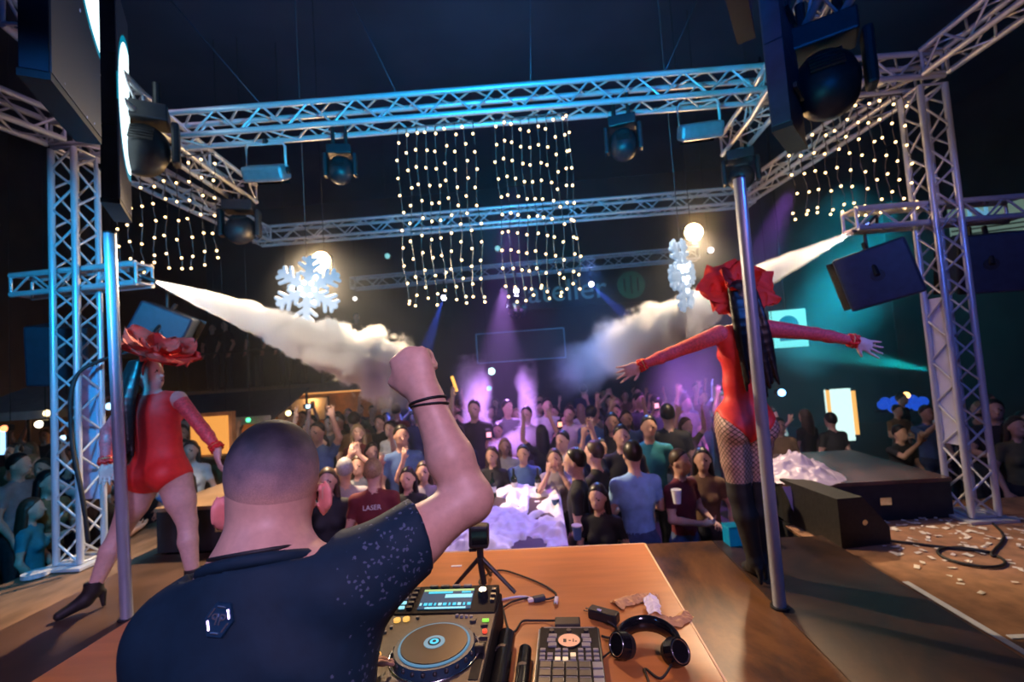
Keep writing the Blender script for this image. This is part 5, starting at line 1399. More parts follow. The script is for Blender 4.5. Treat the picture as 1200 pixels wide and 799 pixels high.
def torsoL(f, g, t=0):
    f.ell((-2.57, 2.93, 0.82), (0.175 + g, 0.12 + g, 0.14 + g), None, t, 0.05)
    for s_ in (-1, 1): f.ell((-2.57 + s_ * 0.083, 2.88, 0.79), (0.095 + g, 0.1 + g, 0.1 + g), None, t, 0.025)
    f.ell((-2.585, 2.94, 1.0), (0.145 + g, 0.095 + g, 0.15 + g), None, t, 0.07)
    f.ell((-2.6, 2.94, 1.17), (0.155 + g, 0.1 + g, 0.15 + g), None, t, 0.06)
    f.cone((-2.65, 2.94, 1.285), sL, 0.047 + g, 0.044 + g, t, 0.05); f.cone((-2.55, 2.94, 1.285), sR, 0.047 + g, 0.044 + g, t, 0.05)
    for s_ in (-1, 1): f.ell((-2.6 + s_ * 0.065, 3.03, 1.17), (0.055 + g, 0.05 + g, 0.055 + g), None, t, 0.03)


def legsL(f, g, t=0):
    for h, k, a in ((hipL, kneL, ankL), (hipR, kneR, ankR)):
        h, k, a = map(np.array, (h, k, a))
        f.chain([h, (h + k) / 2, k], [0.105 + g, 0.085 + g, 0.058 + g], t, 0.025)
        f.chain([k, k * 0.68 + a * 0.32 + (0, -0.012, 0), a], [0.055 + g, 0.057 + g, 0.035 + g], t, 0.015)


f = Field((-3.08, 2.62, 0.0), (-2.02, 3.12, 1.62), 0.0075)
torsoL(f, 0); legsL(f, 0)
f.cone(np.array(ankL) + (0, 0, -0.02), (-2.955, 2.70, 0.04), 0.035, 0.026, 0, 0.02); f.cone(np.array(ankR) + (0, 0, -0.02), (-2.29, 2.99, 0.04), 0.035, 0.026, 0, 0.02)
f.cone((-2.61, 2.94, 1.28), (-2.635, 2.95, 1.4), 0.05, 0.045, 0, 0.03)
HL = np.array((-2.65, 2.95, 1.465))
f.ell(HL, (0.088, 0.07, 0.1), None, 0, 0.03); f.ell(HL + (0.045, 0, -0.06), (0.05, 0.048, 0.055), None, 0, 0.02)
f.cone(HL + (0.085, -0.002, -0.01), HL + (0.105, -0.002, -0.03), 0.009, 0.011, 0, 0.01); f.ell(HL + (0.092, 0, -0.063), (0.01, 0.018, 0.008), None, 1, 0.005)
for s_ in (-1, 1): f.ell(HL + (0.077, s_ * 0.028, 0.0), (0.009, 0.012, 0.007), None, 2, 0.004); f.ell(HL + (0.0, s_ * 0.072, -0.02), (0.016, 0.01, 0.026), None, 0, 0.008)
for s_, e, w, hh, t_ in ((sL, eL, wL, hL, (0.6, 0.5, 0.1)), (sR, eR, wR, hR, (-0.5, 0.5, -0.1))):
    f.chain([s_, e], [0.044, 0.036], 0, 0.03); f.chain([e, np.array(e) * 0.65 + np.array(w) * 0.35, w], [0.035, 0.035, 0.024], 0, 0.015)
    hand(f, w, np.array(hh) - np.array(w), t_, 1.0, 0.4, 0.08, 0, 0.0092)
f.obj('body', [SKIN_P, LIP, EYE], dl, O)
f = Field((-2.95, 2.74, 0.6), (-2.25, 3.12, 1.4), 0.0075)
torsoL(f, 0.006); legsL(f, 0.006)
X, Y, Z = f.grid(); dx_ = np.abs(X + 2.57)
f.D = np.maximum(f.D, ((0.675 + 0.75 * np.maximum(dx_ - 0.03, 0) ** 1.25 * 1.35 - Z) / 1.2).astype(np.float32))
for s_, e in ((sL, eL), (sR, eR)): f.half(np.array(s_) + unit(np.array(e) - np.array(s_)) * 0.045, (np.sign(e[0] - s_[0]), 0, 0.25))
f.D = np.where(np.hypot(X + 2.61, Y - 2.94) < 0.08, np.maximum(f.D, Z - 1.32), f.D)
f.obj('bodysuit', [RED], dl, O)
SHEER = mat('sheer_red_sleeve', (0.7, 0.09, 0.1), 0.5, 0, 0.3, 70)
for s_, e, w in ((sL, eL, wL), (sR, eR, wR)):
    f = Field(np.minimum(s_, w) - 0.09, np.maximum(s_, w) + 0.09, 0.0065)
    f.chain([np.array(s_) * 0.92 + np.array(e) * 0.08, e], [0.049, 0.0395], 0, 0.02); f.chain([e, np.array(e) * 0.65 + np.array(w) * 0.35, w], [0.0385, 0.0385, 0.0275], 0, 0.015)
    f.half(np.array(w), np.array(w) - e); f.obj('sleeve', [SHEER], dl, O)
cuff(dl, np.array(wR), np.array(wR) - eR, O, 0.03); cuff(dl, np.array(wL), np.array(wL) - eL, O, 0.03)
for a, tdir in ((ankL, (-0.09, -0.1, 0)), (ankR, (0.05, 0.12, 0))):
    a = np.array(a); tdir = np.array(tdir); f = Field((a[0] - 0.2, a[1] - 0.2, -0.02), (a[0] + 0.2, a[1] + 0.2, 0.24), 0.006)
    f.chain([a + (0, 0, 0.05), a], [0.05, 0.044], 0, 0.02); f.cone(a, a + tdir * 0.3 + (0, 0, -0.05), 0.046, 0.042, 0, 0.02); f.cone(a + tdir * 0.3 + (0, 0, -0.05), a + tdir * 1.15 + (0, 0, -0.095), 0.042, 0.028, 0, 0.02)
    f.cone(a - tdir * 0.3 + (0, 0, -0.03), a - tdir * 0.34 + (0, 0, -0.118), 0.022, 0.011, 0, 0.01)
    Z = f.grid()[2]; f.D = np.maximum(f.D, Z - 0.175); f.D = np.maximum(f.D, 0.004 - Z)
    f.obj('ankle_boot', [BOOT], dl, O)
strands(dl, O, [(-2.73, 2.91, 1.53), (-2.66, 2.89, 1.53)], [(-2.76, 2.80, 0.97), (-2.64, 2.80, 0.98)], [(-2.765, 2.83, 1.32), (-2.66, 2.82, 1.3)], 5, HAIR, (HL + (-0.018, 0, 0.012), (0.085, 0.077, 0.098)), 12, (0.024, 0.022, 0.006))
tb('hair_band', [Vector(HL + (0.03 * 1 + 0.02 * math.sin(t), 0.078 * math.cos(t), 0.03 + 0.085 * math.sin(t))) - Vector(O) for t in np.linspace(-0.6, PI + 0.6, 20)], 0.006, RED, dl)
bx('yellow_tag', (-0.148, -0.105, 1.02), (0.03, 0.006, 0.075), mat('yellow_tag_cloth', (0.7, 0.45, 0.03), 0.6), dl)
flower_hat(dl, Vector(at(186, 414, 2.93)) - Vector(O), (0.85, -0.05, -0.52), (0.1, 0.95, 0.1), 0.26, 7, 0.4, 0.05)

# ------------------------------------------------------------------ the crowd
FL = -1.1
TOPS = {'black': (0.016, 0.016, 0.02), 'navy': (0.02, 0.035, 0.09), 'pale blue': (0.24, 0.42, 0.66), 'maroon': (0.13, 0.014, 0.02), 'white': (0.62, 0.6, 0.62),
        'grey': (0.2, 0.2, 0.22), 'teal': (0.02, 0.22, 0.28), 'olive': (0.13, 0.12, 0.06), 'brown': (0.15, 0.08, 0.045), 'blue': (0.08, 0.16, 0.36), 'striped grey': (0.34, 0.3, 0.34)}
TOPM = {k: mat('cloth_' + k.replace(' ', '_'), v, 0.8, 0, 0.2, 12) for k, v in TOPS.items()}
JEANS = mat('blue_jeans', (0.05, 0.08, 0.16), 0.8, 0, 0.25, 20); DARKP = mat('dark_trousers', (0.02, 0.02, 0.026), 0.8, 0, 0.25, 20)
HM = {'dark': HAIR, 'brown': HAIR_BR, 'fair': HAIR_BL, 'grey': HAIR_GR}
POSES = {
    'down': [((0.235, 0.0, 1.16), (0.215, 0.12, 0.94), (0.0, 0.5, -1)), ((-0.235, 0.0, 1.16), (-0.215, 0.12, 0.94), (0.0, 0.5, -1))],
    'both_up': [((0.3, 0.08, 1.6), (0.21, 0.1, 1.83), (-0.1, 0.1, 1)), ((-0.29, 0.06, 1.58), (-0.24, 0.1, 1.83), (0.1, 0.1, 1))],
    'one_up': [((0.3, 0.09, 1.57), (0.25, 0.13, 1.83), (-0.1, 0.2, 1)), ((-0.235, 0.02, 1.16), (-0.19, 0.16, 0.98), (0.1, 0.6, -1))],
    'clap': [((0.24, 0.14, 1.6), (0.05, 0.17, 1.8), (-0.25, 0.0, 1)), ((-0.24, 0.14, 1.6), (-0.05, 0.17, 1.8), (0.25, 0.0, 1))],
    'cup': [((0.235, 0.04, 1.17), (0.12, 0.26, 1.16), (-0.4, 0.8, 0.15)), ((-0.235, 0.03, 1.17), (-0.12, 0.24, 1.1), (0.5, 0.7, 0.1))],
    'phone': [((0.22, 0.22, 1.36), (0.12, 0.38, 1.58), (-0.1, 0.25, 1)), ((-0.235, 0.03, 1.17), (-0.13, 0.22, 1.08), (0.5, 0.7, 0.1))],
    'face': [((0.19, 0.2, 1.3), (0.075, 0.15, 1.5), (-0.05, 0.05, 1)), ((-0.19, 0.2, 1.3), (-0.075, 0.15, 1.5), (0.05, 0.05, 1))],
}


def proto(fem, pose):
    f = Field((-0.46, -0.3, 0.0), (0.46, 0.5, 2.08), 0.0135)
    w = 0.88 if fem else 1.0
    f.ell((0, 0, 1.28), (0.172 * w, 0.112, 0.2), None, 1, 0.05); f.ell((0, 0.005, 1.07), (0.145 * w, 0.1, 0.17), None, 1, 0.05)
    f.ell((0, -0.005, 0.92), (0.165, 0.115, 0.12), None, 2, 0.05)
    if fem:
        for s_ in (-1, 1): f.ell((s_ * 0.07, 0.085, 1.27), (0.055, 0.05, 0.055), None, 1, 0.03)
    f.cone((0, -0.01, 1.42), (0, 0.01, 1.56), 0.052 * w, 0.05 * w, 0, 0.03)
    f.ell((0, 0.02, 1.655), (0.073, 0.092, 0.11), None, 0, 0.03); f.ell((0, 0.055, 1.59), (0.052, 0.055, 0.055), None, 0, 0.02)
    f.cone((0, 0.105, 1.65), (0, 0.128, 1.622), 0.011, 0.014, 0, 0.01); f.ell((0, 0.108, 1.585), (0.022, 0.014, 0.009), None, 5, 0.004)
    for s_ in (-1, 1):
        f.ell((s_ * 0.03, 0.102, 1.658), (0.015, 0.013, 0.009), None, 4, 0.004); f.ell((s_ * 0.076, 0.015, 1.64), (0.011, 0.02, 0.03), None, 0, 0.008)
        f.cone((s_ * 0.05, -0.005, 1.435), (s_ * 0.17 * w, 0, 1.41), 0.058, 0.056, 1, 0.04)
        h, k, a = np.array((s_ * 0.09, 0, 0.9)), np.array((s_ * 0.1, 0.025, 0.48)), np.array((s_ * 0.105, -0.015, 0.08))
        f.chain([h, k, a], [0.088, 0.06, 0.042], 2, 0.03); f.cone(a + (0, -0.03, -0.035), a + (s_ * 0.015, 0.15, -0.045), 0.038, 0.032, 3, 0.02)
    for s_, (e, wr, d) in zip((1, -1), POSES[pose]):
        sh = np.array((s_ * 0.17 * w, 0, 1.41)); e, wr = np.array(e), np.array(wr)
        mid = sh * 0.45 + e * 0.55
        f.cone(sh, mid, 0.053 * (0.85 if fem else 1), 0.047 * (0.85 if fem else 1), 1, 0.03)
        f.cone(mid, e, 0.042 * (0.85 if fem else 1), 0.036 * (0.85 if fem else 1), 0, 0.02)
        f.chain([e, e * 0.65 + wr * 0.35, wr], [0.035, 0.036, 0.025], 0, 0.015)
        hand(f, wr, d, (-s_ * 0.8, 0.6 if pose != 'cup' else 0.1, 0.3 if pose == 'cup' else 0), 1.0, 0.35 if pose != 'cup' else 1.0, 0.16, 0, 0.0098)
    o = f.obj('body', [SKIN, TOPM['black'], DARKP, SHOE, EYE, LIP])
    me = o.data; bpy.data.objects.remove(o); return me


def hair_proto(long_):
    f = Field((-0.16, -0.2, 1.1), (0.16, 0.16, 1.84), 0.0115)
    f.ell((0, 0.008, 1.675), (0.083, 0.1, 0.107), None, 0, 0.01)
    f.half((0, 0.055, 1.7), (0, 1, -0.75)); f.half((0, -0.04, 1.61 if not long_ else 1.56), (0, 0.35, -1))
    if long_:
        for i in range(9):
            a = PI * (0.04 + 0.115 * i) + PI; p0 = np.array((0.075 * math.cos(a), 0.005 + 0.08 * math.sin(a), 1.67)); p1 = p0 * (1.12, 1.1, 1) + (0, -0.01, -0.2)
            f.chain([p0, p1, p1 * (1.1, 1.02, 1) + (0, 0, -0.2 - 0.03 * (i % 3))], [0.026, 0.028, 0.01], 0, 0.008)
    o = f.obj('hair', [HAIR]); me = o.data; bpy.data.objects.remove(o); return me


BODY = {(fm, p): proto(fm, p) for fm, p in ((0, 'down'), (0, 'both_up'), (0, 'one_up'), (0, 'cup'), (0, 'phone'), (1, 'down'), (1, 'clap'), (1, 'one_up'), (1, 'both_up'), (1, 'face'), (1, 'phone'), (1, 'cup'))}
HAIRM = {0: hair_proto(False), 1: hair_proto(True)}
PTXT = {'down': 'arms lowered', 'both_up': 'both arms raised', 'one_up': 'one arm raised', 'clap': 'hands joined overhead', 'cup': 'hands held in front', 'phone': 'hand at face', 'face': 'hands on the cheeks'}
placed = []


def person(fem, pose, x, y, rz, top, hair, pants=None, label=None, group=None, sc=1.0, fz=FL, lean=0.0, skin=None, bald=False):
    o = bpy.data.objects.new('person', BODY[(fem, pose)]); COL.objects.link(o)
    o.location = (x, y, fz); o.rotation_euler = (lean, 0, rz); o.scale = (sc, sc, sc)
    for i, m_ in ((0, skin or SKIN), (1, TOPM[top]), (2, pants or DARKP)):
        o.material_slots[i].link = 'OBJECT'; o.material_slots[i].material = m_
    if not bald:
        h = bpy.data.objects.new('hair', HAIRM[1 if fem else 0]); COL.objects.link(h); h.parent = o
        h.material_slots[0].link = 'OBJECT'; h.material_slots[0].material = HM[hair]
    tag(o, label, 'person', group); placed.append((x, y)); return o


def pat(px, py, y, fem, pose, rzdeg, top, hair, label, pants=None, lean=0.0, lim=(0.86, 1.1), bald=False):
    """a person whose head shows at pixel (px, py), standing y metres ahead"""
    p = at(px, py, y); sc = min(lim[1], max(lim[0], (p[2] - FL) / 1.65))
    return person(fem, pose, p[0], y, math.radians(rzdeg), top, hair, pants, label, None, sc, FL, lean, None, bald)


pat(742, 533, 3.98, 0, 'cup', 10, 'pale blue', 'dark', 'man in a pale blue t-shirt seen from behind at the stage front', JEANS)
pat(795, 541, 4.1, 0, 'cup', -140, 'maroon', 'brown', 'man in a maroon sweater turned sideways holding a white cup', JEANS)
pat(823, 538, 4.35, 1, 'down', 165, 'brown', 'dark', 'dark haired woman in a brown top right of the man in maroon')
pat(707, 573, 3.82, 1, 'down', 158, 'black', 'dark', 'woman in a black low cut dress leaning at the stage front', None, -0.12, (0.8, 1.1))
pat(698, 531, 4.35, 0, 'one_up', 60, 'black', 'brown', 'man in a black t-shirt lifting his bare forearm near the stage')
pat(676, 541, 3.95, 0, 'down', 80, 'black', 'dark', 'man in a black t-shirt standing beside the right edge of the catwalk', JEANS)
pat(660, 516, 5.3, 0, 'cup', 150, 'white', 'dark', 'man in an open white jacket applauding behind the catwalk end')
pat(650, 539, 5.0, 1, 'face', 175, 'striped grey', 'brown', 'woman in striped grey with both hands on her cheeks')
pat(613, 532, 5.35, 0, 'down', 180, 'blue', 'dark', 'man in a blue shirt facing the booth at the end of the catwalk')
pat(577, 535, 5.35, 1, 'down', 170, 'black', 'brown', 'woman with long brown hair in black at the end of the catwalk')
pat(592, 530, 5.9, 1, 'down', -170, 'white', 'fair', 'fair haired woman beside the man in the blue shirt')
red = pat(437, 553, 4.0, 0, 'down', 8, 'maroon', 'fair', 'person in a dark red t-shirt with white lettering across the back')
tx = text_mesh('lettering', 'LASER', 0.06, WHITE, red, 0.001); tx.location = (0, -0.112, 1.36); tx.rotation_euler = (PI / 2, 0, 0)
pat(420, 545, 4.85, 1, 'clap', 190, 'grey', 'brown', 'person with arms joined in a triangle behind the dark red t-shirt')
pat(404, 551, 4.3, 0, 'cup', 20, 'striped grey', 'grey', 'grey haired man behind the booth man, left of the red t-shirt')
pat(384, 563, 4.0, 1, 'phone', 200, 'black', 'brown', 'brown haired woman in black just right of the booth man\'s ear')
pat(478, 560, 4.4, 1, 'one_up', 185, 'black', 'dark', 'dark haired woman in front of the raised arm, hand up')
pat(497, 565, 4.7, 1, 'both_up', 190, 'striped grey', 'brown', 'woman in pale stripes waving just left of the raised elbow')
pat(760, 500, 5.0, 0, 'down', 175, 'teal', 'dark', 'man in a teal shirt behind the pale blue t-shirt')
pat(728, 511, 4.8, 0, 'down', 180, 'black', 'dark', 'dark haired man looking up behind the pale blue t-shirt')
pat(20, 545, 4.7, 0, 'down', -75, 'grey', 'dark', 'man in a grey top in profile at the far left edge')
pat(35, 597, 4.0, 1, 'down', -60, 'teal', 'brown', 'woman in a teal top below the left truss tower')
pat(55, 565, 4.3, 1, 'cup', -90, 'olive', 'dark', 'dark haired person in olive beside the left truss tower')
pat(1165, 480, 5.4, 0, 'cup', 150, 'black', 'dark', 'man in black just right of the right truss tower')
pat(1190, 500, 5.0, 1, 'down', 165, 'olive', 'brown', 'person in olive at the right picture edge')
pat(975, 500, 6.4, 0, 'down', 10, 'black', 'dark', 'man in black silhouetted against the lit white doorway')
pat(945, 497, 6.9, 1, 'down', 20, 'black', 'brown', 'person in black left of the lit doorway')

GR = random.Random(21)
CALM = [(0, 'down'), (1, 'down'), (0, 'cup'), (1, 'cup'), (0, 'phone')]
KINDS = [(1, 'cup'), (0, 'down'), (1, 'down'), (0, 'down'), (0, 'both_up'), (0, 'one_up'), (0, 'cup'), (1, 'down'), (1, 'clap'), (1, 'one_up'), (1, 'both_up'), (0, 'phone'), (0, 'down'), (1, 'down')]
COLS = ['black', 'black', 'navy', 'black', 'grey', 'maroon', 'white', 'black', 'olive', 'blue', 'brown']


def blocked(x, y):
    if -1.05 < x < 0.35 and y < 5.55: return True
    if y < 8.7 and abs(x - 0.63 * y) < 0.5: return True
    if y > 8.4 and x > 0.42 * y: return True
    if -5.0 < x + 0.69 * (5.6 - y) * 0 < -3.2 and 4.4 < y < 6.0 and abs(x + 0.69 * y) < 0.55: return True
    if -3.7 < x < -1.9 and y < 5.0: return True
    if 1.7 < x < 5.1 and y < 5.5: return True
    if x < -4.6 and y > 9.6: return True
    if x < -4.3 and y < 3.3: return True
    return False


cnt = 0; yv = 4.0
while yv < 11.5 and cnt < 235:
    step = 0.5 + 0.055 * (yv - 4)
    xl = max(-0.5 - 1.17 * yv, -10.3); xr = min(0.35 + 1.05 * yv, 10.2)
    xv = xl + GR.uniform(0, 0.4)
    while xv < xr:
        x, y = xv + GR.uniform(-0.12, 0.12), yv + GR.uniform(-0.16, 0.16)
        xv += step
        if blocked(x, y) or GR.random() < 0.06: continue
        if any((x - a) ** 2 + (y - b_) ** 2 < 0.17 for a, b_ in placed): continue
        fem, pose = GR.choice(KINDS if x < 0.42 * y else CALM); top = GR.choice(COLS); hr = GR.choice(['dark', 'dark', 'brown', 'fair'] if fem else ['dark', 'dark', 'brown'])
        face = 180 + GR.uniform(-38, 38) if GR.random() < 0.85 else GR.uniform(-50, 50)
        zone = ('at left' if x < -1.2 - 0.12 * (y - 4) else 'behind the catwalk' if x < 0.6 else 'right of the catwalk' if x < 0.42 * y else 'at far right')
        depth = 'front rows' if y < 6 else 'back rows' if y > 8 else 'middle rows'
        lab = f"{hr} haired {'woman' if fem else 'man'} in {top}, {PTXT[pose]}, {depth} {zone}"
        person(fem, pose, x, y, math.radians(face), top, hr, JEANS if GR.random() < 0.35 else DARKP, lab, 'guests in the ' + depth + ' ' + zone, GR.uniform(0.93, 1.06) * (0.95 if fem else 1.02) * (0.83 if x > 0.42 * y else 1))
        cnt += 1
    yv += 0.52 + 0.05 * (yv - 4)

# things people hold or have set down
def cup(label, p, col=WHITE, s=1.0):
    r = empty('plastic_cup', label, 'cup', tuple(p))
    cy('cup_body', (0, 0, 0), (0, 0, 0.1 * s), 0.028 * s, col, r, 0.038 * s, 18); cy('cup_lid', (0, 0, 0.1 * s), (0, 0, 0.108 * s), 0.04 * s, WHITE, r, n=18)
    return r


CUPB = mat('blue_cup', (0.06, 0.12, 0.25), 0.4)
cup('white topped plastic cup standing on the stage edge by the catwalk', atz(677, 632, 0.0), CUPB)
p_ = at(793, 582, 3.74); cup('white cup held by the man in the maroon sweater', p_ - np.array((0, 0, 0.05)))
cup('white topped cup standing on the right edge of the catwalk', (0.06, 4.4, -0.04), CUPB)
# guests whose labels agree are told apart by where they stand
same = {}
for o in [q for q in COL.objects if q.get('group', '').startswith('guests in')]: same.setdefault(o['label'], []).append(o)
for lab, os_ in same.items():
    if len(os_) < 2: continue
    os_.sort(key=lambda q: math.atan2(q.location.x, q.location.y))
    words_ = {2: ('left one', 'right one'), 3: ('leftmost', 'middle one', 'rightmost'), 4: ('leftmost', 'second from left', 'second from right', 'rightmost')}.get(len(os_))
    for i, q in enumerate(os_): q['label'] = lab + ', ' + (words_[i] if words_ else ('leftmost' if i == 0 else f"{('second', 'third', 'fourth', 'fifth', 'sixth', 'seventh', 'eighth')[min(i - 1, 6)]} from left"))

BOTTLE = mat('dark_glass', (0.01, 0.02, 0.015), 0.1, 0, 0.2, 20)
for (x, y, lab) in ((-0.58, 4.86, 'dark glass bottle at the far left of the catwalk foam'), (-0.36, 4.98, 'dark glass bottle in front of the man in the blue shirt'), (-0.1, 4.92, 'dark glass bottle near the far right corner of the catwalk')):
    r = empty('bottle', lab, 'bottle', (x, y, -0.02))
    cy('glass_body', (0, 0, 0), (0, 0, 0.15), 0.034, BOTTLE, r, n=16); cy('shoulder', (0, 0, 0.15), (0, 0, 0.19), 0.034, BOTTLE, r, 0.014, 16); cy('neck', (0, 0, 0.19), (0, 0, 0.26), 0.013, BOTTLE, r, n=12); cy('paper_label', (0, 0, 0.05), (0, 0, 0.11), 0.0348, WHITE, r, n=16)
PHL = emi('phone_light', (0.45, 0.75, 1.0), 4.0)
for (px, py, y, lab, c, top, pose) in ((362, 476, 6.8, 'phone with a blue white light held high over the left crowd', PHL, 'grey', 'one_up'), (573, 509, 6.5, 'phone glowing pink in the purple smoke', emi('phone_pink', (1, 0.35, 0.5), 2.0), 'navy', 'phone'),
                                       (656, 497, 7.0, 'phone glowing orange right of the purple smoke', emi('phone_orange', (1, 0.4, 0.25), 2.2), 'black', 'phone'), (769, 475, 6.8, 'phone glowing pink raised right of the catwalk', emi('phone_pink', (1, 0.35, 0.5), 2.0), 'olive', 'phone'),
                                       (530, 449, 6.5, 'short orange glow stick held up right of the raised wrist', None, 'black', 'one_up')):
    p = at(px, py, y)
    ho, hz_ = ((0.24, 0.15), 1.93) if pose == 'one_up' else ((0.1, 0.44), 1.66)
    sc = min(1.12, max(0.88, (p[2] - FL) / hz_))
    person(0, pose, p[0] + ho[0] * sc, y + ho[1] * sc, PI, top, 'dark', None, f"man in {top} holding the {' '.join(lab.split()[1 if lab.startswith('short') else 0:4])}", None, sc)
    if c is None:
        tag(cy('glow_stick', tuple(p + (0, 0, 0.1)), tuple(p + (0.06, 0, -0.12)), 0.022, emi('glow_orange', (1, 0.5, 0.1), 1.6)), lab, 'glow stick'); continue
    r = empty('phone', lab, 'phone', tuple(p - (0, 0.02, 0)), 0.2)
    bx('phone_case', (0, 0, 0), (0.075, 0.01, 0.15) if px != 362 else (0.15, 0.01, 0.075), BLACK, r, 0.004)
    bx('phone_screen', (0, -0.006, 0), (0.066, 0.002, 0.07) if px != 362 else (0.06, 0.002, 0.05), c, r)

# ------------------------------------------------------------------ far walls and their fittings
WOODB = mat('bar_wood', (0.3, 0.12, 0.04), 0.6, 0, 0.35, 6)
bal = empty('balcony', 'balcony front with an orange light strip along the left wall', 'balcony', (-7.2, 11.2, 1.0))
bx('balcony_floor', (-0.2, 0.6, 0.14), (6.6, 2.6, 0.2), mat('balcony_paint', (0.1, 0.075, 0.06), 0.7), bal)
bx('light_strip', (-0.2, -0.72, 0.02), (6.6, 0.03, 0.035), emi('amber_strip', (1.0, 0.42, 0.12), 0.9), bal)
bx('fascia', (-0.2, -0.7, 0.14), (6.6, 0.05, 0.2), mat('balcony_fascia', (0.16, 0.12, 0.1), 0.6), bal)
for k in range(8): cy('rail_post', (-3.4 + k * 0.9, -0.6, 0.24), (-3.4 + k * 0.9, -0.6, 1.15), 0.02, BLACK, bal, n=8)
cy('hand_rail', (-3.5, -0.6, 1.15), (3.1, -0.6, 1.15), 0.025, BLACK, bal, n=8)
for k in range(9):
    fem = k % 2; person(fem, 'down', -10.0 + k * 0.66, 11.3 + 0.2 * (k % 3), math.radians(170 + 20 * (k % 3)), 'black', 'dark', None, 'dark figure at the rail of the left balcony, ' + ('first', 'second', 'third', 'fourth', 'fifth', 'sixth', 'seventh', 'eighth', 'ninth')[k] + ' from the left end', 'figures on the left balcony', 1.0, 1.25)
br = empty('bar_front', 'wooden bar wall with orange light under the balcony on the left', 'bar', (-7.0, 11.6, FL))
bx('back_wall', (0, 0, 1.06), (6.2, 0.12, 2.13), WOODB, br); bx('counter', (0, -0.5, 0.52), (6.0, 0.6, 1.04), WOODB, br); bx('counter_top', (0, -0.5, 1.06), (6.1, 0.7, 0.05), mat('counter_top', (0.12, 0.06, 0.03), 0.3), br)
light('POINT', 'bar_light', (-5.6, 10.9, 0.8), 55, (1.0, 0.45, 0.12), 0.15)
light('POINT', 'bar_light', (-8.4, 10.6, 0.75), 45, (1.0, 0.5, 0.15), 0.15)
wbp = empty('white_board', 'plain white board hanging on the bar wall below the balcony', 'board', tuple(at(355, 480, 10.9)))
bx('board_face', (0, 0, 0), (1.25, 0.04, 0.52), mat('board_white', (0.5, 0.48, 0.5), 0.6), wbp); bx('board_frame', (0, 0.03, 0), (1.31, 0.04, 0.58), BLACK, wbp)
a_ = empty('awning', 'dark awning with a pale edge behind the left dancer', 'awning', tuple(at(250, 486, 7.4)))
bx('canopy', (0, 0.3, 0.1), (2.4, 1.3, 0.04), mat('awning_cloth', (0.06, 0.06, 0.07), 0.8), a_, 0, Matrix.Rotation(0.35, 3, 'X')); bx('valance', (0, -0.36, -0.1), (2.42, 0.02, 0.12), mat('valance_pale', (0.45, 0.4, 0.36), 0.8), a_)
for sx in (-1, 1): cy('support_post', (sx * 1.15, 0.9, 0.25), (sx * 1.15, 0.9, FL - at(250, 486, 7.4)[2]), 0.025, BLACK, a_, n=8)
a_ = empty('awning', 'pale edged awning at the far left behind the truss tower', 'awning', tuple(at(32, 478, 6.6)))
bx('canopy', (0, 0.3, 0.1), (2.2, 1.3, 0.04), mat('awning_pale', (0.3, 0.24, 0.24), 0.8), a_, 0, Matrix.Rotation(0.35, 3, 'X')); bx('valance', (0, -0.36, -0.1), (2.22, 0.02, 0.12), mat('valance_pale', (0.45, 0.4, 0.36), 0.8), a_)
for sx in (-1, 1): cy('support_post', (sx * 1.05, 0.9, 0.25), (sx * 1.05, 0.9, FL - at(32, 478, 6.6)[2]), 0.025, BLACK, a_, n=8)
kb_ = empty('lit_kiosk', 'orange lit serving hatch glowing behind the left dancer\'s arm', 'kiosk', tuple(at(246, 510, 5.9)))
bx('glow_panel', (0, 0, 0.0), (0.5, 0.05, 0.5), emi('kiosk_amber', (1.0, 0.4, 0.08), 0.9), kb_); bx('hatch_frame', (0, 0.06, 0), (0.6, 0.08, 0.6), WOODB, kb_); bx('shelf', (0, -0.1, -0.27), (0.6, 0.2, 0.04), WOODB, kb_); bx('hatch_base', (0, 0.1, -0.75), (0.6, 0.2, 0.95), WOODB, kb_)


def small_lamp(px, py, y, r, c, s, lab):
    e = empty('small_lamp', lab, 'lamp', tuple(at(px, py, y)))
    bm = bmesh.new(); sphere(bm, (0, 0, 0), r, 12, 8); meshobj('lens', bm, emi('small_lamp_%s' % lab.split()[0], c, s), e, True)
    cy('holder', (0, 0.01, 0.0), (0, r * 2.2, 0.0), r * 1.05, BLACK, e, n=10)
    cy('hanging_cord', (0, r * 1.6, 0.0), (0, r * 1.6, 7.14 - at(px, py, y)[2]), 0.005, BLACK, e, n=5)


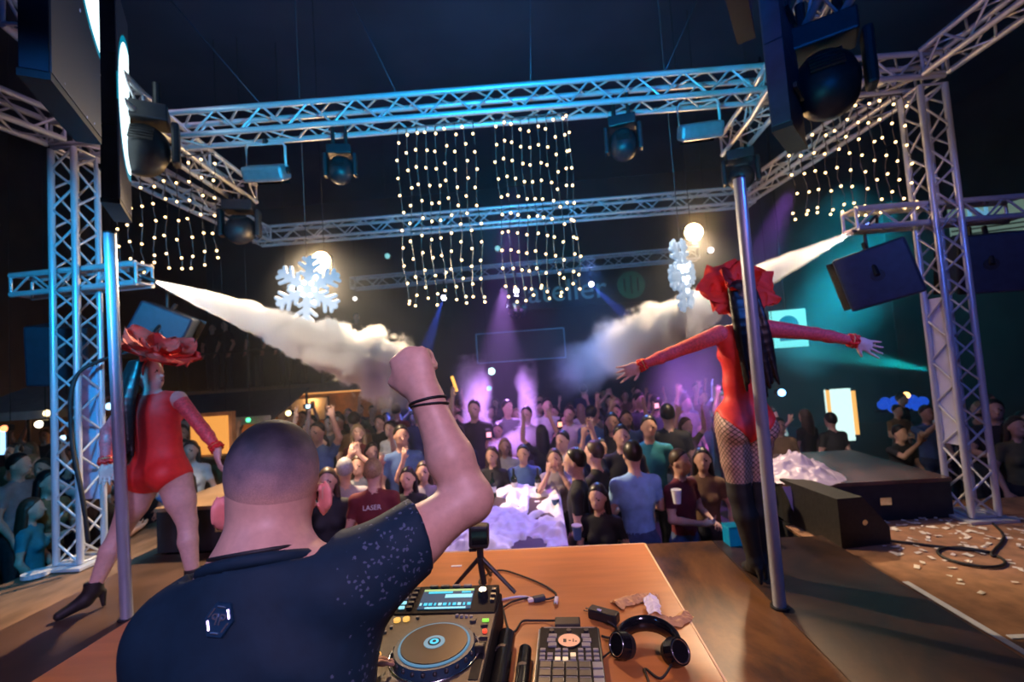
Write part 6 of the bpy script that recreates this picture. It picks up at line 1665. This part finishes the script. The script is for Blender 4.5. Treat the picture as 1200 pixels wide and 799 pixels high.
for a in ((55, 484, 6.2, 0.045, (1, 0.75, 0.4), 4, 'amber round lamp under the far left awning, upper of two'), (46, 497, 6.0, 0.05, (1, 0.85, 0.6), 5, 'cream round lamp under the far left awning, lower of two'),
          (5, 502, 6.0, 0.045, (1, 0.3, 0.12), 3, 'orange lamp at the far left edge'), (338, 484, 7.2, 0.045, (1, 0.75, 0.35), 4, 'yellow lamp above the crowd below the white board'),
          (291, 492, 7.0, 0.035, (0.1, 0.9, 0.35), 3, 'green lamp hanging at the awning edge'), (262, 498, 7.0, 0.04, (0.4, 0.8, 1), 4, 'blue lamp hanging left of the green one'),
          (251, 466, 10.0, 0.05, (0.1, 0.2, 1), 2, 'deep blue lamp on the balcony front'), (128, 476, 7.5, 0.06, (0.35, 0.6, 1), 3, 'sky blue lamp left of the left dance pole'), (74, 513, 7.0, 0.04, (0.5, 0.8, 1), 3, 'pale lamp seen through the left truss tower'),
          (916, 460, 8.0, 0.06, (0.2, 0.45, 1), 7, 'vivid blue round lamp right of the right dancer\'s hip'), (1062, 463, 8.8, 0.06, (1, 0.5, 0.15), 4, 'reddish lamp above the blue neon bar'), (576, 435, 11.5, 0.09, (0.6, 0.95, 0.9), 3, 'greenish oval lamp on the back wall left of the screen frame'),
          (416, 350, 9.5, 0.045, (0.9, 0.85, 0.8), 3, 'white pinpoint lamp right of the left snowflake'), (833, 293, 7.5, 0.045, (0.95, 0.85, 0.9), 5, 'small white lamp above the right dancer\'s hat'),
          (454, 300, 9.9, 0.06, (0.3, 0.8, 0.85), 0.8, 'aqua lamp on the third truss behind the left curtain'), (583, 291, 9.9, 0.06, (0.3, 0.8, 0.85), 0.8, 'turquoise lamp on the third truss between the two curtains'), (573, 455, 9.0, 0.05, (0.05, 0.7, 0.8), 1.5, 'cyan lamp just left of the purple smoke plumes')):
    small_lamp(*a)
ns = empty('neon_strip', 'upright white blue neon strip at the far left edge', 'neon', tuple(at(3, 518, 6.0)))
bx('tube', (0, 0, 0), (0.05, 0.03, 0.34), emi('neon_pale_blue', (0.3, 0.6, 1), 2.5), ns); bx('backing', (0, 0.03, 0), (0.09, 0.03, 0.38), BLACK, ns)
# screen frame, sign
sf = empty('screen_frame', 'empty dark projection screen in a thin pale frame on the back wall', 'screen', tuple(at(610, 405, 13.6)))
bx('screen_cloth', (0, 0.03, 0), (2.6, 0.03, 0.86), mat('screen_dark', (0.012, 0.016, 0.03), 0.5), sf)
for sx in (-1, 1): bx('wall_bracket', (sx * 0.9, 0.5, 0), (0.06, 0.95, 0.06), BLACK, sf)
FRM = mat('screen_frame_blue', (0.12, 0.25, 0.4), 0.4, 0, 0.1, 10, 0, (0.05, 0.22, 0.4), 0.22)
for c_, s_ in (((0, 0, 0.44), (2.66, 0.04, 0.03)), ((0, 0, -0.44), (2.66, 0.04, 0.03)), ((-1.32, 0, 0), (0.03, 0.04, 0.9)), ((1.32, 0, 0), (0.03, 0.04, 0.9))): bx('frame_bar', c_, s_, FRM, sf)
sg = empty('wall_sign', 'dim wall sign reading atelier with a round green emblem', 'sign', tuple(at(672, 340, 13.9)))
bx('backing_board', (0.35, 0.06, 0), (4.3, 0.05, 1.0), mat('sign_backing', (0.012, 0.014, 0.022), 0.5), sg)
t_ = text_mesh('lettering', 'atelier', 0.95, mat('sign_letters', (0.1, 0.2, 0.28), 0.5, 0, 0.1, 8, 0, (0.06, 0.2, 0.3), 0.3), sg, 0.03); t_.rotation_euler = (PI / 2, 0, 0); t_.location = (-0.2, 0, 0)
GE = mat('sign_green', (0.01, 0.08, 0.06), 0.5, 0, 0.1, 8, 0, (0.01, 0.2, 0.14), 0.12)
bm = bmesh.new(); cyl(bm, (1.75, 0.0, 0.03), (1.75, 0.03, 0.03), 0.42, n=36); em = meshobj('emblem', bm, GE, sg)
for a in (-0.5, 0.0, 0.5): bx('emblem_leaf', (1.75 + a * 0.4, -0.01, 0.03), (0.05, 0.02, 0.55 - abs(a) * 0.3), BLACK, em)
# right hand side fittings
tv = empty('lit_screen', 'small bright teal screen with an arched dark figure, right of the dancer\'s arm', 'screen', tuple(at(924, 385, 9.0)), -0.2)
bx('screen_face', (0, 0, 0), (0.62, 0.04, 0.72), emi('screen_teal', (0.25, 0.95, 0.9), 0.95), tv)
bm = bmesh.new(); cyl(bm, (0, -0.03, 0.08), (0, -0.022, 0.08), 0.17, n=28); box(bm, (0, -0.026, -0.08), (0.34, 0.008, 0.3)); meshobj('arched_picture', bm, mat('picture_slate', (0.06, 0.14, 0.17), 0.5), tv)
bx('screen_bezel', (0, 0.04, 0), (0.68, 0.06, 0.78), BLACK, tv); cy('hanging_pole', (0, 0.06, 0.3), (0, 0.06, 7.14 - at(924, 385, 9.0)[2]), 0.02, BLACK, tv, n=8)
dw_ = bx('door_1', tuple(at(984, 486, 8.8)), (0.44, 0.06, 0.95), emi('doorway_light', (0.72, 1.0, 0.92), 1.1)); dw_['kind'] = 'structure'
ot = empty('tube_light', 'upright orange tube light right of the lit doorway', 'lamp', tuple(at(1001, 483, 8.8)))
cy('tube', (0, 0, -0.4), (0, 0, 0.4), 0.05, emi('tube_amber', (1.0, 0.48, 0.12), 1.1), ot); cy('end_cap', (0, 0, 0.4), (0, 0, 0.45), 0.055, BLACK, ot); cy('end_cap', (0, 0, -0.45), (0, 0, -0.4), 0.055, BLACK, ot)
ot = empty('tube_light', 'upright orange tube light along the left side of the doorway', 'lamp', tuple(at(972, 480, 8.75)))
cy('tube', (0, 0, -0.36), (0, 0, 0.36), 0.03, emi('tube_amber', (1.0, 0.48, 0.12), 1.1), ot); cy('end_cap', (0, 0, 0.36), (0, 0, 0.4), 0.035, BLACK, ot)
nb = empty('neon_cluster', 'cluster of blue balloon shaped neon lamps at right', 'neon', tuple(at(1058, 473, 9.0)))
for k in range(9):
    bm = bmesh.new(); sphere(bm, (-0.36 + 0.09 * k, 0.05 * (k % 2), 0.07 * math.sin(k * 2.4)), 0.09, 12, 8); meshobj('globe', bm, emi('neon_blue', (0.02, 0.12, 0.9), 0.6 + 0.0), nb, True)
bx('mount_bar', (0, 0.08, -0.12), (0.9, 0.05, 0.05), BLACK, nb)
ns = empty('wall_panel', 'pale lit wall panel with a blue letter N behind the right truss tower', 'sign', tuple(at(1158, 258, 7.4)), -0.35)
bx('panel_board', (0, 0.03, -0.05), (0.9, 0.04, 0.75), mat('panel_green', (0.25, 0.34, 0.28), 0.7, 0, 0.2, 6, 0, (0.2, 0.32, 0.26), 0.5), ns)
t_ = text_mesh('letter', 'N', 0.36, mat('letter_blue', (0.2, 0.4, 0.6), 0.4, 0, 0.1, 8, 0, (0.12, 0.35, 0.55), 0.9), ns, 0.02); t_.rotation_euler = (PI / 2, 0, 0); t_.location = (-0.12, -0.03, 0.16)
for k in range(5): bx('panel_slat', (0, 0.0, -0.1 - k * 0.075), (0.9, 0.02, 0.02), BLACK, ns)
lc = bx('leather_case', (3.93, 3.62, 0.24), (0.34, 0.34, 0.72), mat('brown_case', (0.14, 0.07, 0.055), 0.5, 0, 0.3, 8), None, 0.03); tag(lc, 'upright brown flight case right of the right truss tower', 'case')

# ------------------------------------------------------------------ smoke and haze
def vol_nodes(name):
    m = bpy.data.materials.new(name); m.use_nodes = True; nt = m.node_tree; nt.nodes.clear()
    out = nt.nodes.new('ShaderNodeOutputMaterial'); vs_ = nt.nodes.new('ShaderNodeVolumePrincipled') if False else nt.nodes.new('ShaderNodeVolumeScatter')
    nt.links.new(vs_.outputs[0], out.inputs['Volume']); return m, nt, vs_


def mnode(nt, op, a, b=None, clamp=False):
    x = nt.nodes.new('ShaderNodeMath'); x.operation = op; x.use_clamp = clamp
    for i, v in enumerate((a, b)):
        if v is None: continue
        if isinstance(v, (int, float)): x.inputs[i].default_value = v
        else: nt.links.new(v, x.inputs[i])
    return x.outputs[0]


def jet_mat(name, L, r0, r1, dens, nscale, edge=4.0, namp=1.15, fade=0.75, power=1.0, color=(1, 1, 1), endn=0.12):
    """density of a plume that leaves the origin along +X and widens"""
    m, nt, vs_ = vol_nodes(name); vs_.inputs['Color'].default_value = (*color, 1); vs_.inputs['Anisotropy'].default_value = 0.1
    tc = nt.nodes.new('ShaderNodeTexCoord'); sep = nt.nodes.new('ShaderNodeSeparateXYZ'); nt.links.new(tc.outputs['Object'], sep.inputs[0])
    X, Y, Z = sep.outputs
    t = mnode(nt, 'DIVIDE', X, L, True)
    R = mnode(nt, 'ADD', mnode(nt, 'MULTIPLY', mnode(nt, 'POWER', t, power), r1 - r0), r0)
    r = mnode(nt, 'SQRT', mnode(nt, 'ADD', mnode(nt, 'MULTIPLY', Y, Y), mnode(nt, 'MULTIPLY', Z, Z)))
    nz = nt.nodes.new('ShaderNodeTexNoise'); nz.inputs['Scale'].default_value = nscale; nz.inputs['Detail'].default_value = 6; nz.inputs['Roughness'].default_value = 0.62
    nt.links.new(tc.outputs['Object'], nz.inputs['Vector'])
    n = mnode(nt, 'MULTIPLY', mnode(nt, 'SUBTRACT', nz.outputs['Fac'], 0.5), mnode(nt, 'ADD', mnode(nt, 'MULTIPLY', t, namp * 2), 0.25))
    v = mnode(nt, 'ADD', mnode(nt, 'SUBTRACT', 0.8, mnode(nt, 'DIVIDE', r, R)), n)
    v = mnode(nt, 'MULTIPLY', v, edge, True)
    endf = nt.nodes.new('ShaderNodeMapRange'); nt.links.new(mnode(nt, 'ADD', t, mnode(nt, 'MULTIPLY', n, endn)), endf.inputs[0])
    endf.inputs[1].default_value = 1.0; endf.inputs[2].default_value = fade; endf.inputs[3].default_value = 0; endf.inputs[4].default_value = 1
    nt.links.new(mnode(nt, 'MULTIPLY', mnode(nt, 'MULTIPLY', v, endf.outputs[0]), dens), vs_.inputs['Density'])
    return m


def plume(name, label, p0, p1, r0, r1, dens, nscale, edge=4.0, namp=1.15, fade=0.75, power=1.0, mid=None, col=(1, 1, 1)):
    p0, p1 = Vector(p0), Vector(p1); d = p1 - p0; L = d.length
    bm = bmesh.new(); n = 24; rings = []
    for i in range(13):
        t = i / 12; R = (r0 + (r1 - r0) * t ** power) * 1.45 + 0.01
        rings.append([bm.verts.new((L * t, R * math.cos(2 * PI * k / n), R * math.sin(2 * PI * k / n))) for k in range(n)])
    for i in range(12):
        for k in range(n): bm.faces.new((rings[i][k], rings[i][(k + 1) % n], rings[i + 1][(k + 1) % n], rings[i + 1][k]))
    bm.faces.new(rings[0]); bm.faces.new(rings[-1])
    o = meshobj(name, bm, jet_mat(name + '_volume', L, r0, r1, dens, nscale, edge, namp, fade, power, col, 0.12 if name == 'smoke_jet' else 0.55), None, True)
    o.location = p0; o.rotation_mode = 'QUATERNION'; o.rotation_quaternion = d.to_track_quat('X', 'Z')
    tag(o, label, 'smoke', kind='stuff'); return o


NL, NR = at(183, 330, 3.62), at(998, 272, 3.95)
EL, ER = at(474, 440, 4.5), at(705, 418, 5.0)
plume('smoke_jet', 'white smoke jet shooting down right from the left truss tower', NL, EL, 0.02, 0.40, 45.0, 4.6, 6.0, 1.05, 0.78, 0.85)
plume('smoke_jet', 'white smoke jet shooting down left from the right truss tower', NR, ER, 0.015, 0.42, 32.0, 3.6, 5.0, 0.95, 0.6, 0.9)
# added lamps at the nozzles brighten the jets from inside
for nm, P, Q, e_ in (('left', NL, EL, 210), ('right', NR, ER, 210)):
    d = unit(Q - P); light('SPOT', 'nozzle_fill_' + nm, tuple(P - d * 0.03), e_, (1.0, 0.84, 0.62), 0.03, tuple(Q), 34, 0.3)
for P, Q, lab in ((NL, EL, 'small black smoke nozzle at the end of the left outrigger truss'), (NR, ER, 'small black smoke nozzle at the end of the right outrigger truss')):
    d = unit(Q - P); e = empty('smoke_nozzle', lab, 'nozzle', tuple(P))
    cy('barrel', tuple(-d * 0.12), tuple(-d * 0.005), 0.018, BLACK, e, n=14); cy('collar', tuple(-d * 0.13), tuple(-d * 0.1), 0.026, CHROME, e, n=14)
    tb('feed_hose', smooth_path([Vector(-d * 0.13), Vector(-d * 0.2) + Vector((0, 0.02, 0.03)), Vector((-0.25 if P[0] < 0 else 0.25, 0.06, 0.03))], 5), 0.012, RUBBER, e)
plume('smoke_cloud', 'blue grey smoke drifting left of the right smoke jet', at(745, 390, 5.1), at(655, 450, 5.7), 0.34, 0.42, 3.0, 2.4, 2.2, 1.2, 0.3)
light('SPOT', 'blue_cloud_spot', tuple(at(690, 300, 6.8)), 420, (0.12, 0.3, 1.0), 0.08, tuple(at(690, 425, 5.5)), 45, 0.6)
for L, lab in ((LAMP_L, 'left'), (LAMP_R, 'right')):  # haze added round the blinders to shape their lens halo
    plume('haze_cloud', 'added haze ball for the optical halo of the ' + lab + ' glaring lamp', L + (0, 0, -0.55), L + (0, 0, 0.55), 0.5, 0.5, 0.1, 1.0, 1.2, 0.3, 0.6)
# purple plumes over the middle of the crowd
plume('smoke_plume', 'bright purple smoke plume above the crowd just right of the raised arm', at(562, 545, 6.9), at(551, 415, 7.0), 0.24, 0.36, 9.0, 2.6, 3.0, 1.1, 0.1)
plume('smoke_plume', 'narrow purple smoke plume above the crowd in the middle', at(622, 530, 7.2), at(618, 420, 7.2), 0.15, 0.27, 7.0, 3.0, 3.0, 1.1, 0.1)
plume('smoke_plume', 'low purple smoke cloud drifting over heads behind the catwalk end', at(575, 530, 6.2), at(640, 505, 6.6), 0.18, 0.3, 4.5, 3.0, 3.0, 1.2, 0.5)
plume('smoke_plume', 'grey smoke cloud drifting below the end of the left jet', at(440, 470, 5.4), at(500, 455, 6.0), 0.2, 0.34, 2.0, 2.2, 2.5, 1.1, 0.4)
light('SPOT', 'plume_spot', tuple(at(590, 335, 9.0)), 3200, (0.62, 0.26, 1.0), 0.08, tuple(at(585, 500, 7.0)), 26, 0.4)

# thin haze that hangs in the hall
hz, nt, vs_ = vol_nodes('hall_haze_volume'); vs_.inputs['Color'].default_value = (0.9, 0.95, 1, 1); vs_.inputs['Anisotropy'].default_value = 0.25
vs_.inputs['Density'].default_value = 0.014
hb = bx('hall_haze', (0, 9.2, 2.4), (18, 9.6, 6.9), hz); tag(hb, 'thin haze hanging in the hall above the crowd', 'haze', kind='stuff')
plume('haze_cloud', 'purple lit haze left of the right dancer\'s hip', at(800, 520, 6.4), at(800, 400, 7.4), 0.5, 0.95, 0.8, 1.2, 1.6, 0.9, 0.3)
light('SPOT', 'haze_purple_spot', (3.6, 6.3, 3.5), 1500, (0.5, 0.15, 1.0), 0.08, (2.4, 6.9, 0.8), 36, 0.7)
plume('haze_cloud', 'teal lit haze on the right behind the tilted speaker', at(930, 430, 8.0), at(1040, 270, 8.6), 0.6, 1.5, 0.3, 0.8, 1.5, 0.8, 0.4)
plume('haze_cloud', 'teal lit haze streak below the right dancer\'s hand', at(900, 405, 8.2), at(1090, 436, 6.6), 0.25, 0.22, 0.5, 1.2, 1.8, 0.6, 0.9)
light('SPOT', 'teal_beam', tuple(at(1090, 434, 6.5)), 260, (0.0, 0.85, 0.9), 0.03, tuple(at(900, 395, 8.5)), 22, 0.6)
light('SPOT', 'teal_haze_spot', tuple(at(1050, 230, 7.0)), 950, (0.0, 0.7, 1.0), 0.08, tuple(at(950, 420, 8.6)), 50, 0.6)
